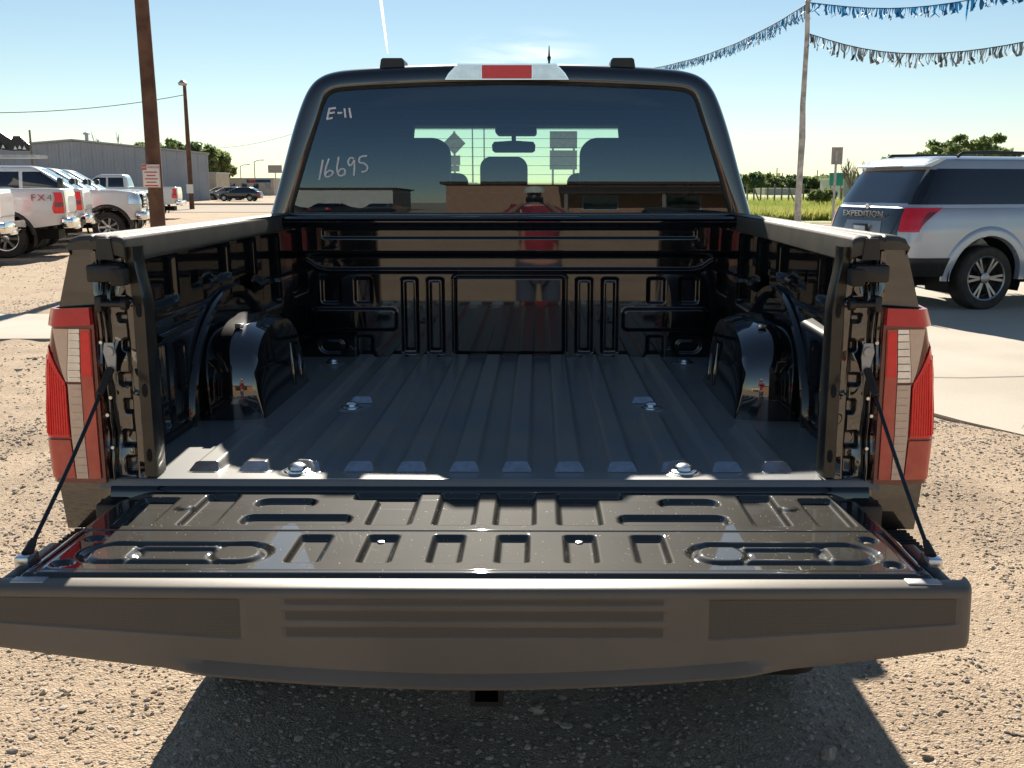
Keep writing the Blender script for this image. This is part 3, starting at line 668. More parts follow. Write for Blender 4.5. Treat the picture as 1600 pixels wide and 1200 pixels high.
# ---- bumper, hitch, underbody, wheels
bmp = MB().box(-.975, .975, -.135, .02, .56, .775, .03).build('rear_bumper', M['plastic'], truck, 40)
for s in (-1, 1):
    for k in range(7): MB().box(s * .90 - .055, s * .90 + .055, -.128 + k * .02, -.12 + k * .02, .775, .781, .001).build('tread', M['rubber'], bmp)
# square receiver tube with a hollow mouth
V = []; 
for (h, y) in ((.036, .2), (.036, -.20), (.025, -.20), (.025, .1)): V += [(-h, y, .482 - h), (h, y, .482 - h), (h, y, .482 + h), (-h, y, .482 + h)]
mesh('hitch_receiver', V, [(4 * i + k, 4 * i + (k + 1) % 4, 4 * i + 4 + (k + 1) % 4, 4 * i + 4 + k) for i in range(3) for k in range(4)] + [(12, 13, 14, 15)], M['plastic'], truck)
MB().box(-.52, .52, .15, 5.2, .42, .62, .03).box(-.79, .79, .0, 1.72, .80, .868).build('frame', M['plastic'], truck, 40)
def wheel(parent, c, r, w, side, spokes=6, rim='alloy', rr_=.62, twin=False):
    """wheel turning about x (side = +1 shows its face to +x)"""
    cx, cy_, cz_ = c; hw = w / 2
    pr = [(r * rr_, -hw * .92), (r * .80, -hw), (r * .93, -hw * .96), (r * .985, -hw * .78), (r, -hw * .5), (r, hw * .5), (r * .985, hw * .78), (r * .93, hw * .96), (r * .80, hw), (r * rr_, hw * .92)]
    t = MB().lathe([(a, b) for a, b in pr], c, 'x', 48, cap=False).build('wheel', M['rubber'], parent, 40)
    mb = MB(); ro = r * rr_
    mb.lathe([(ro * 1.02, side * hw * .9), (ro * .99, side * hw * .96), (ro * .93, side * hw * .90), (ro * .90, side * hw * .55), (ro * .88, -side * hw * .8)], c, 'x', 48, cap=False)
    for k in range(spokes):
        for dt in ((-.13, .13) if twin else (0,)):
            a = 2 * PI * k / spokes; b = a + dt; wd = ro * (.055 if twin else .11)
            d = Vector((0, math.cos(a + dt * .3), math.sin(a + dt * .3))); d2 = Vector((0, math.cos(b), math.sin(b))); q = Vector((0, -math.sin(b), math.cos(b)))
            o0 = Vector(c)
            p0 = o0 + d * ro * .16; p1 = o0 + d2 * ro * .95; f0 = side * hw * .72; f1 = side * hw * .86
            V = []
            for p, f, ww in ((p0, f0, wd * .9), (p1, f1, wd)):
                V += [p + q * ww + Vector((f, 0, 0)), p - q * ww + Vector((f, 0, 0)), p - q * ww * 1.2 + Vector((f - side * .045, 0, 0)), p + q * ww * 1.2 + Vector((f - side * .045, 0, 0))]
            mb.add(V, [(0, 1, 5, 4), (1, 2, 6, 5), (2, 3, 7, 6), (3, 0, 4, 7), (0, 3, 2, 1), (4, 5, 6, 7)])
    mb.lathe([(ro * .26, side * hw * .55), (ro * .24, side * hw * .80), (ro * .12, side * hw * .86), (ro * .02, side * hw * .86)], c, 'x', 24, cap=True)
    mb.build('rim', M[rim], t, 40)
    MB().lathe([(ro * .86, -side * hw * .05), (ro * .02, -side * hw * .05)], c, 'x', 32, cap=False).build('brake_disc', M['plastic'], t, 40)
    return t
for s in (-1, 1):
    for y in (.95, 4.62): wheel(truck, (s * .85, y, .395), .405, .275, s, 6, 'alloy')
# ---- cab
OUT = [(-.985, .62), (-1.05, .95), (-1.02, 1.25), (-.958, 1.44), (-.925, 1.54), (-.895, 1.64), (-.858, 1.765), (-.824, 1.86), (-.797, 1.918), (-.766, 1.958), (-.722, 1.985), (-.655, 2.001), (-.5, 2.012), (-.25, 2.021)]
OUT = OUT + [(0, 2.024)] + [(-x, z) for x, z in OUT[::-1]]
WIN = [(-.866, 1.20), (-.866, 1.30), (-.866, 1.38), (-.862, 1.455), (-.835, 1.54), (-.805, 1.63), (-.766, 1.745), (-.738, 1.825), (-.722, 1.873), (-.708, 1.898), (-.686, 1.914), (-.64, 1.922), (-.5, 1.930), (-.25, 1.940)]
WIN = WIN + [(0, 1.943)] + [(-x, z) for x, z in WIN[::-1]]
gy_ = lambda x, z: 1.800 + .016 * (x / .86) ** 2 + (-.002 * (z - 1.45) + .125 * np.maximum(z - 1.45, 0) ** 2)
def crv(P):   # resample smoothly
    P = np.array(P); d = np.r_[0, np.cumsum(np.hypot(*np.diff(P, axis=0).T))]; return P, d / d[-1]
Pw, Po = np.array(WIN), np.array(OUT)
sub = lambda A: np.stack([np.interp(np.linspace(0, len(A) - 1, (len(A) - 1) * 4 + 1), np.arange(len(A)), A[:, k]) for k in (0, 1)], -1)
def smooth_pts(A, n=3):
    A = A.copy()
    for _ in range(n): A[1:-1] = .5 * A[1:-1] + .25 * (A[:-2] + A[2:])
    return A
Pw, Po = smooth_pts(sub(Pw)), smooth_pts(sub(Po))
rows = []
yw = gy_(Pw[:, 0], Pw[:, 1])
rows.append(np.stack([Pw[:, 0], yw + .004, Pw[:, 1]], -1))
for f, dy in ((.06, .0015), (.25, .001), (.55, .005), (.74, .014), (.86, .026), (.94, .046), (.985, .072), (1.0, .105)):
    Q = Pw * (1 - f) + Po * f
    rows.append(np.stack([Q[:, 0], yw + dy, Q[:, 1]], -1))
for y, kx, kz in ((2.05, 1.0, .006), (2.4, 1.0, .012), (2.9, 1.0, .012), (3.4, 0.995, .0), (3.65, 0.995, -.015)):
    rows.append(np.stack([Po[:, 0] * kx, np.full(len(Po), y), Po[:, 1] + kz * (Po[:, 1] - 1.2) / .8], -1))
cab = gridobj('cab_shell', np.array(rows).transpose(1, 0, 2), M['paint'], truck, smooth=50)
# dark lining inside the cab: everything but the rear opening and the windscreen
rows = []
for y, k in ((1.86, .0), (2.4, .01), (3.0, .01), (3.62, -.02)):
    Q = Po * np.array([.955, 1]); rows.append(np.stack([Q[:, 0], np.full(len(Q), y), np.minimum(Q[:, 1] - .03 + k, Q[:, 1] - .03)], -1))
gridobj('cab_lining', np.array(rows).transpose(1, 0, 2), M['lining'], cab, flip=True, smooth=50)
MB().box(-.9, .9, 1.80, 4.5, .60, .66).box(-.93, .93, 1.80, 1.83, .66, 1.43).build('cab_floor', M['lining'], cab)
# headliner drop at the windscreen, pillars, dash
MB().box(-.80, .80, 3.40, 3.80, 1.875, 1.99, .01).build('header', M['lining'], cab, 40)
MB().add([(-.93, 3.9, 1.50), (.93, 3.9, 1.50), (.90, 4.35, 1.46), (-.90, 4.35, 1.46), (-.93, 3.9, .66), (.93, 3.9, .66), (.9, 4.35, .66), (-.9, 4.35, .66)], [(0, 1, 2, 3), (0, 4, 5, 1), (3, 2, 6, 7)]).box(-.74, -.22, 3.87, 4.02, 1.45, 1.575, .04).build('dashboard', M['seat'], cab, 40)
for s in (-1, 1):
    MB().tube([(s * .775, 3.66, 1.925), (s * .84, 3.98, 1.72), (s * .90, 4.36, 1.46)], [.045, .05, .06], 8).build('pillar', M['paint'], cab, 60)
ws = np.array([[(np.interp(v, [0, 1], [-.90, -.76]) * (1 - 2 * u), 4.36 - .70 * v - .10 * (1 - 2 * u) ** 2 * (1) + .10, 1.45 + .475 * v) for v in np.linspace(0, 1, 10)] for u in np.linspace(0, 1, 16)])
gridobj('windscreen', ws, M['windscreen'], truck)
# rear glass
zs = np.linspace(1.43, 1.944, 40); rows = []
order = np.argsort(Pw[:len(Pw) // 2 + 1, 1])
lx = np.interp(zs, Pw[:len(Pw) // 2 + 1, 1][order], np.abs(Pw[:len(Pw) // 2 + 1, 0])[order])
for z, l_ in zip(zs, lx):
    x = np.linspace(-1, 1, 70) * (l_ - .0005); rows.append(np.stack([x, gy_(x, z) + .001, np.full(70, z)], -1))
rg = gridobj('rear_window', np.array(rows), M['rearglass'], truck)
# dark gasket line round the glass
MB().tube([(p[0] * .999, float(gy_(p[0], p[1])) - .001, p[1]) for p in Pw[10:-10]], .0075, 6).build('gasket', M['rubber'], rg, 60)
MB().box(-.86, .86, 1.775, 1.80, 1.437, 1.452, .004).build('lower_gasket', M['glossblk'], rg, 40)
# defroster lines
mb = MB()
for k in range(11):
    z = 1.53 + k * .034; l_ = float(np.interp(z, zs, lx)) - .06; mb.tube([(x, float(gy_(x, z)) + .003, z) for x in np.linspace(-l_, l_, 9)], .0007, 4)
tag(mb.build('heating_wires', M['rubber'], rg), kind='stuff')
# handwriting on the glass (strokes, in metres across and up the pane)
def stroke(pts): 
    out = []
    for a, b in zip(pts[:-1], pts[1:]):
        for k in range(4): out.append((a[0] + (b[0] - a[0]) * k / 4, a[1] + (b[1] - a[1]) * k / 4))
    out.append(pts[-1]); A = smooth_pts(np.array(out), 2); return A
Z5 = lambda a, b: (-.742 + (a - 235) * .000607, 1.628 - (b - 740) * .000607)
for name, strokes in (('marker_code', [[(312, 378), (303, 405), (295, 445)], [(305, 380), (352, 374)], [(303, 408), (345, 402)], [(292, 444), (330, 436)], [(362, 406), (392, 404)], [(407, 378), (413, 434)], [(438, 375), (448, 438)]]),
                      ('marker_number', [[(262, 697), (235, 822)], [(302, 690), (280, 745), (270, 790), (286, 808), (318, 795), (328, 770), (300, 762), (276, 786)], [(365, 678), (352, 740), (352, 780), (372, 802), (402, 788), (404, 758), (378, 752), (354, 778)], [(462, 690), (440, 682), (422, 705), (430, 736), (452, 725), (464, 690), (464, 740), (459, 797)], [(547, 672), (497, 678), (492, 716), (525, 716), (550, 740), (543, 768), (508, 774)]])):
    mb = MB()
    for stp in strokes:
        A = stroke([Z5(*p) for p in stp]); mb.tube([(x, float(gy_(x, z)) - .0015, z) for x, z in A], .0042, 6)
    mb.build(name, M['marker'], rg, 60)
# seats and mirror, seen through the rear glass
def seatback(x0, x1, y, zt, zb_, r, name):
    mb = MB(); pts = []
    for k in range(0, 9): t = PI / 2 * k / 8; pts.append((x1 - r + r * math.sin(t), zt - r + r * math.cos(t)))
    pts += [(x1, zb_), (x0, zb_)]
    for k in range(0, 9): t = PI / 2 * k / 8; pts.append((x0 + r - r * math.cos(t), zt - r + r * math.sin(t)))
    mb.prism(pts, 'y', y, y + .11); return mb.build(name, M['seat'], truck, 40)
seatback(-.80, -.295, 2.50, 1.768, 1.2, .075, 'seat'); seatback(.30, .80, 2.50, 1.768, 1.2, .075, 'seat')
for s in (-1, 1): MB().prism([(s * .93, 1.3), (s * .93, 1.93), (s * .56, 1.93), (s * .50, 1.84), (s * .56, 1.3)], 'y', 2.86, 2.96).build('belt_pillar', M['lining'], cab)
seatback(-.155, .06, 2.50, 1.685, 1.2, .05, 'headrest')
MB().box(-.80, .80, 2.44, 2.60, 1.0, 1.562, .05).build('rear_seat_bench', M['seat'], truck, 40)
for s in (-1, 1): seatback(s * .42 - .16, s * .42 + .16, 3.15, 1.62, 1.1, .05, 'seat')
mb = MB().prism([(-.155, 1.752), (-.158, 1.785), (-.145, 1.803), (-.03, 1.810), (.08, 1.803), (.092, 1.785), (.09, 1.752), (.075, 1.742), (-.14, 1.742)], 'y', 3.78, 3.81)
mb.box(-.045, -.02, 3.79, 3.81, 1.80, 1.875).build('rear_view_mirror', M['seat'], truck, 40)
MB().box(-.13, .10, 3.55, 3.85, 1.835, 1.875, .015).build('roof_console', M['seat'], truck, 40)
for x0, x1 in ((-.63, -.47), (-.44, -.31), (.36, .52)): MB().box(x0, x1, 3.435, 3.445, 1.885, 1.925).build('visor_label', M['label'], truck)
# roof trim: brake lamp, pods, aerial, drip seams
bl = MB().prism([(-.246, 1.951), (.226, 1.951), (.212, 1.974), (.178, 2.010), (-.196, 2.010), (-.232, 1.974)], 'y', 1.790, 1.86).build('brake_light', M['chrome'], truck, 40)
P = lambda pts, nm, m_, y: MB().prism(pts, 'y', y, y + .02).build(nm, m_, bl, 40)
P([(-.238, 1.955), (-.108, 1.955), (-.108, 2.004), (-.192, 2.005), (-.226, 1.974)], 'cargo_lens', M['greylens'], 1.786)
P([(.218, 1.955), (.088, 1.955), (.088, 2.004), (.174, 2.005), (.205, 1.974)], 'cargo_lens', M['greylens'], 1.786)
P([(-.105, 1.955), (.085, 1.955), (.085, 2.004), (-.105, 2.004)], 'red_lens', M['brightred'], 1.785)
for s, xc in ((-1, -.455), (1, .435)):
    MB().prism([(xc - .050, 2.0), (xc + .050, 2.0), (xc + .044, 2.034), (xc + .037, 2.040), (xc - .037, 2.040), (xc - .044, 2.034)], 'y', 1.87, 1.99).build('roof_pod', M['plastic'], truck, 30)
pass
MB().tube([(.152, 1.99, 2.01), (.152, 1.99, 2.04), (.152, 1.99, 2.055), (.152, 1.99, 2.062), (.152, 1.99, 2.10)], [.004, .004, .008, .004, .0015], 8).build('roof_aerial', M['plastic'], truck, 60)
# doors' dark side glass and the front body
for s in (-1, 1):
    for y0, y1 in ((2.02, 2.85), (2.93, 3.70)):
        P = []
        for y in np.linspace(y0, y1, 8):
            P.append([(s * (np.interp(z, [1.44, 1.54, 1.64, 1.765, 1.855, 1.90], [.950, .925, .895, .858, .822, .80]) * 1.014 + .006), y + (0 if y < 3.6 else -.0), z) for z in np.linspace(1.46, 1.87, 8)])
        gridobj('side_window', np.array(P), M['vglass'], truck, flip=(s < 0))
    mb = MB().box(s * 1.04 - .07, s * 1.04 + .07, 3.60, 3.70, 1.44, 1.60, .03).box(s * .99 - .06, s * .99 + .06, 3.64, 3.68, 1.46, 1.5); mb.build('door_mirror', M['plastic'], truck, 40)
rows = []
for y, w, zt, zb_ in ((3.64, .972, 1.40, .62), (4.1, .985, 1.40, .62), (4.4, .985, 1.40, .60), (5.2, .975, 1.34, .55), (5.5, .95, 1.28, .5), (5.62, .85, 1.18, .5)):
    rows.append([(-w, y, zb_), (-w, y, (zb_ + zt) / 2), (-w, y, zt - .08), (-w * .95, y, zt - .01), (-w * .8, y, zt + .02), (0, y, zt + .05), (w * .8, y, zt + .02), (w * .95, y, zt - .01), (w, y, zt - .08), (w, y, (zb_ + zt) / 2), (w, y, zb_)])
hood = gridobj('front_body', np.array(rows).transpose(1, 0, 2), M['paint'], truck, smooth=60)
MB().box(-.85, .85, 5.58, 5.66, .5, 1.2, .03).build('grille', M['plastic'], truck, 40)
# ================================================================== background vehicles: lofted bodies
sp_ = lambda v, p: np.sign(v) * np.abs(v) ** p
def make_ts(L, Wd, n, N):
    t = np.linspace(0, PI, 6000); x = L / 2 * sp_(np.cos(t), 2 / n); y = Wd / 2 * sp_(np.sin(t), 2 / n)
    d = np.r_[0, np.cumsum(np.hypot(np.diff(x), np.diff(y)))]; h = np.interp(np.linspace(0, d[-1], N // 2 + 1), d, t)
    return np.r_[h, -h[1:-1][::-1]]                                       # 0..pi (left side), then back along the right
class Prof:
    """plan outlines stacked over height: rows of (z, x_rear, x_front, half_width)"""
    def __init__(s, rows, n=7): s.r = np.array(rows, float); s.n = n
    def dims(s, z): return [np.interp(z, s.r[:, 0], s.r[:, k]) for k in (1, 2, 3)]
    def pt(s, t, z, off=0, dx=0):
        x0, x1, w = s.dims(z); a = (x1 - x0) / 2; p = 2 / s.n
        c, q = np.cos(t), np.sin(t); x = (x0 + x1) / 2 + a * sp_(c, p); y = w * sp_(q, p)
        if np.any(off):
            nx = sp_(c, 2 - p) / a; ny = sp_(q, 2 - p) / w; l = np.hypot(nx, ny) + 1e-9; x = x + nx / l * off; y = y + ny / l * off
        return np.stack([x, y, z + 0 * x], -1)
    def t_side(s, x, z, side):
        x0, x1, w = s.dims(z); return side * np.arccos(np.clip(sp_(np.clip((x - (x0 + x1) / 2) / ((x1 - x0) / 2), -1, 1), s.n / 2), -1, 1))
    def t_end(s, y, z, front=False):
        x0, x1, w = s.dims(z); b = np.arcsin(np.clip(sp_(np.clip(y / w, -1, 1), s.n / 2), -1, 1)); return b if front else PI - b
def loft(name, pf, zb, zt, m, parent, N=200, K=18, arches=(), rnd=.05, rin=.05, cap=True, smooth=42):
    ts = make_ts(pf.r[:, 2].max() - pf.r[:, 1].min(), 2 * pf.r[:, 3].max(), pf.n, N); N = len(ts)
    vs = np.r_[np.linspace(0, .9, K), 1 - rnd * .6, 1 - rnd * .25, 1.0]; rows = []
    zm = pf.r[:, 0].mean()
    x_ = pf.pt(ts, np.full(N, zm))[:, 0]; ZB = zb(x_) if callable(zb) else np.full(N, zb); ZT = zt(x_) if callable(zt) else np.full(N, zt)
    for v in vs:
        z = ZB + (ZT - ZB) * v; k = max(0, (v - (1 - rnd)) / rnd); off = -rin * (1 - math.sqrt(max(0, 1 - k * k)))
        rows.append(pf.pt(ts, z, off))
    P = np.array(rows)                                                     # (rows, N, 3)
    nr = len(vs); V = P.reshape(-1, 3); F_ = []
    for r in range(nr - 1):
        for i in range(N):
            j = (i + 1) % N; q = (r * N + i, r * N + j, (r + 1) * N + j, (r + 1) * N + i); c = V[list(q)].mean(0)
            if any((c[0] - a) ** 2 + (c[2] - b) ** 2 < rd * rd and abs(c[1]) > .5 for a, b, rd in arches): continue
            F_.append(q)
    if cap:
        o = (nr - 1) * N; h = N // 2
        for i in range(h):
            a, b, c, d = i, i + 1, (N - i - 1) % N, (N - i) % N
            F_.append((o + a, o + b, o + c, o + d) if len({a, b, c, d}) == 4 else tuple(dict.fromkeys((o + a, o + b, o + c, o + d))))
    o = mesh(name, V, F_, m, parent, None)
    bm = bmesh.new(); bm.from_mesh(o.data); bmesh.ops.recalc_face_normals(bm, faces=bm.faces[:]); bmesh.ops.delete(bm, geom=[v for v in bm.verts if not v.link_faces], context='VERTS'); bm.to_mesh(o.data); bm.free()
    o.data.polygons.foreach_set('use_smooth', [True] * len(o.data.polygons)); o.data.set_sharp_from_angle(angle=R_(smooth)); return o
def side_patch(name, pf, side, xa, xb, z0, z1, m, parent, off=.006, nu=14, nv=8):
    P = []
    for v in np.linspace(0, 1, nv):
        z = z0 + (z1 - z0) * v; xs_ = np.linspace(xa(v) if callable(xa) else xa, xb(v) if callable(xb) else xb, nu)
        zz_ = np.full(nu, z); P.append(pf.pt(pf.t_side(xs_, zz_, side), zz_, off))
    P = np.array(P); ed = P.copy()
    return gridobj(name, P, m, parent, smooth=60)
def end_patch(name, pf, y0, y1, z0, z1, m, parent, off=.006, front=False, nu=14, nv=6, zc=0):
    P = []
    for v in np.linspace(0, 1, nv):
        ys_ = np.linspace(y0(v) if callable(y0) else y0, y1(v) if callable(y1) else y1, nu); zz_ = np.full(nu, z0 + (z1 - z0) * v) + zc * (1 - (ys_ / max(abs(ys_).max(), .01)) ** 2) * 0
        P.append(pf.pt(pf.t_end(ys_, zz_, front), zz_, off))
    return gridobj(name, np.array(P), m, parent, smooth=60)
def corner_patch(name, pf, side, y_in, x_out, z0, z1, m, parent, off=.012, front=False, nu=20, nv=8):
    P = []
    for v in np.linspace(0, 1, nv):
        z = z0 + (z1 - z0) * v; yi = y_in(v) if callable(y_in) else y_in; xo = x_out(v) if callable(x_out) else x_out
        # walk the outline by arc length between the two ends
        ta = float(pf.t_end(np.array(yi), z, front)); tb = abs(float(pf.t_side(np.array(xo), z, 1)))
        tt_ = np.linspace(ta, tb, 400); q = pf.pt(tt_, np.full(400, z)); d = np.r_[0, np.cumsum(np.hypot(*np.diff(q[:, :2], axis=0).T))]
        t2 = np.interp(np.linspace(0, d[-1], nu), d, tt_); p = pf.pt(t2, np.full(nu, z), off); p[:, 1] *= side; P.append(p)
    return gridobj(name, np.array(P), m, parent, smooth=60)
def flare(parent, pf, side, c, r, m, wd=.07, off=.012, a0=-.12, a1=PI + .12, name='arch_flare'):
    P = []
    for t in np.linspace(a0, a1, 40):
        row = []
        for k, (dr, o) in enumerate(((-.03, -.05), (-.012, off), (wd * .5, off * 1.3), (wd, off * .6), (wd + .008, -.004))):
            x = c[0] + (r + dr) * math.cos(t); z = c[1] + (r + dr) * math.sin(t); z = max(z, pf.r[0, 0] - .05)
            zz = np.array([z]); row.append(pf.pt(pf.t_side(np.array([x]), zz, side), zz, o)[0])
        P.append(row)
    return gridobj(name, np.array(P), m, parent, smooth=50)
def arch_liner(parent, c, r, w0, w1, side):
    P = np.array([[(c[0] + r * math.cos(t), side * y, c[1] + r * math.sin(t)) for y in (w0, w1)] for t in np.linspace(-.35, PI + .35, 30)])
    return gridobj('wheel_well', P, M['lining'], parent, smooth=60)
def ywheel(parent, x, y, r, w, side, spokes, rim, twin=False, rr_=.62):
    t = wheel(parent, (0, 0, 0), r, w, side, spokes, rim, rr_, twin); t.location = (x, y, r - .01); t.rotation_euler = (0, 0, PI / 2); return t

def make_pickup(name, label, group, paint='wpaint', text_=None, flare_m='plastic'):
    root = thing(name, (0, 0, 0), label, 'pickup truck', 0, group)
    body = Prof([(.55, -1.20, 4.86, .98), (.75, -1.24, 4.93, 1.0), (1.0, -1.25, 4.95, 1.01), (1.2, -1.25, 4.93, 1.0), (1.52, -1.23, 4.82, .975)], 11)
    zt = lambda x: np.interp(x, [-1.3, .95, 1.0, 3.1, 3.3, 4.4, 4.95], [1.50, 1.50, 1.44, 1.44, 1.46, 1.44, 1.38])
    zb = lambda x: np.interp(x, [-1.3, -.7, .6, 4.5, 4.95], [.74, .66, .60, .60, .64])
    ar = [(0, .42, .56), (4.05, .42, .56)]
    b = loft('body', body, zb, zt, M[paint], root, 230, 22, ar)
    gh = Prof([(1.40, .96, 3.36, .965), (1.60, 1.0, 3.05, .93), (1.85, 1.06, 2.66, .85), (2.02, 1.12, 2.38, .79), (2.10, 1.18, 2.25, .74)], 9)
    c = loft('cab', gh, 1.40, 2.10, M[paint], root, 110, 12, (), .12, .10)
    for s in (-1, 1):
        side_patch('side_window', gh, s, lambda v: 1.16 + .04 * v, 1.86, 1.50, 1.94, M['vglass'], c)
        side_patch('side_window', gh, s, 1.95, lambda v: 3.02 - .62 * v, 1.50, 1.94, M['vglass'], c)
        flare(root, body, s, (0, .42), .56, M[flare_m]); flare(root, body, s, (4.05, .42), .56, M[flare_m])
        arch_liner(root, (0, .42), .57, .55, .96, s); arch_liner(root, (4.05, .42), .57, .55, .96, s)
        ywheel(root, 0, s * .85, .43, .28, s * 1 if True else 1, 7, 'alloy'); ywheel(root, 4.05, s * .85, .43, .28, s, 7, 'alloy')
        tl = corner_patch('tail_light', body, s, .84, lambda v: -1.02 + .03 * math.sin(v * PI * 2), .96, 1.42, M['brightred'], root, .014)
        corner_patch('tail_light_lens', body, s, .86, -1.05, 1.10, 1.20, M['darkred'], tl, .018)
        corner_patch('headlight', body, s, .62, 4.62, 1.06, 1.32, M['greylens'], root, .014, True)
        MB().box(2.86, 3.0, s * 1.10 - .13, s * 1.10 + .13, 1.46, 1.78, .04).box(2.9, 2.96, s * .98 - .04, s * .98 + .04, 1.48, 1.54).build('door_mirror', M['plastic'], root, 40)
        for x in (1.18, 2.02): MB().box(x, x + .22, s * 1.012 - .012, s * 1.012 + .012, 1.27, 1.31, .008).build('door_handle', M['wpaint' if paint == 'wpaint' else paint], root, 40)
        for x in (.965, 1.93, 3.14): side_patch('panel_gap', body, s, x, x + .012, .70, 1.44, M['lining'], b, .002, 2, 8)
        MB().box(.85, 3.3, s * .92 - .09, s * .92 + .06, .46, .52, .02).build('running_board', M['plastic'], root, 40)
    end_patch('rear_glass', gh, -.70, .70, 1.56, 1.95, M['vglass'], c); end_patch('windscreen', gh, lambda v: -.84 + .1 * v, lambda v: .84 - .1 * v, 1.47, 2.03, M['vglass'], c, .004, True)
    MB().box(-1.40, -1.16, -.97, .97, .64, .86, .04).box(-1.41, -1.3, -.42, .42, .60, .70, .02).build('rear_bumper', M['chrome'], root, 40)
    MB().box(4.80, 5.10, -1.0, 1.0, .62, .84, .05).build('front_bumper', M['chrome'], root, 40)
    gr = MB().box(4.86, 4.99, -.60, .60, .94, 1.34, .03).build('grille', M['plastic'], root, 40)
    for z in (1.0, 1.1, 1.2, 1.3): MB().box(4.97, 5.01, -.58, .58, z - .018, z + .018, .006).build('grille_bar', M['chrome'], gr, 40)
    MB().box(-1.0, 4.6, -.45, .45, .38, .58).build('frame', M['lining'], root)
    end_patch('tailgate_panel', body, -.78, .78, .98, 1.42, M[paint], b, .010)
    if text_:
        for sd_, rz in ((1, PI), (-1, 0)):
            for k, (ch, m_) in enumerate(text_):
                xx = -.50 if sd_ > 0 else -.95
                text('lettering', ch, .20, M[m_], root, (.27 - k * .165 - .90 if sd_ > 0 else -.85 + k * .165, sd_ * 1.016, 1.30), (PI / 2, 0, rz), .004, sx=1.15)
    return root
def place(root, corner, bearing, local, side_off):
    """put the root so that a local point (x, y) of the vehicle stands on a ground point"""
    d = np.array([math.sin(bearing), math.cos(bearing)]); l = np.array([-d[1], d[0]])
    p = np.array(corner) - d * local - l * side_off
    root.location = (p[0], p[1], -.01); root.rotation_euler = (0, 0, math.atan2(d[1], d[0])); return root
GW = 'white pickup trucks parked in rows on the left of the lot'
fx = make_pickup('white_pickup', 'white pickup with red and grey FX4 lettering on its bed side', GW, text_=[('F', 'signred'), ('X', 'signred'), ('4', 'gpaint')])
BA = R_(-106)
place(fx, at(110, 23), BA, -1.40, 1.0)
def pk(src, px, D, b, loc, so_, label):
    o = copy_tree(src); o['label'] = label; return place(o, at(px, D), b, loc, so_)
pk(fx, 3, 19.9, BA, -1.40, 1.0, 'white pickup cut by the left edge, only its tail and rear wheel showing')
pk(fx, 137, 26.0, BA, -1.40, 1.0, 'white pickup mostly hidden behind the FX4 truck, its red tail light just past it')
BF = R_(74)
plain = make_pickup('white_pickup', 'white pickup facing right with chrome front bumper just left of the wooden pole', GW)
place(plain, at(226, 29.2), BF, 5.08, -1.0)
pk(plain, 236, 32.4, BF, 5.08, -1.0, 'white pickup facing right, hood showing behind the front one by the wooden pole')
pk(plain, 246, 35.6, BF, 5.08, -1.0, 'white pickup facing right, farthest hood of the three by the wooden pole')
pk(plain, 281, 50, R_(-101), -1.40, 1.0, 'small white pickup farther off beyond the wooden pole, tail towards the thin lamp pole')

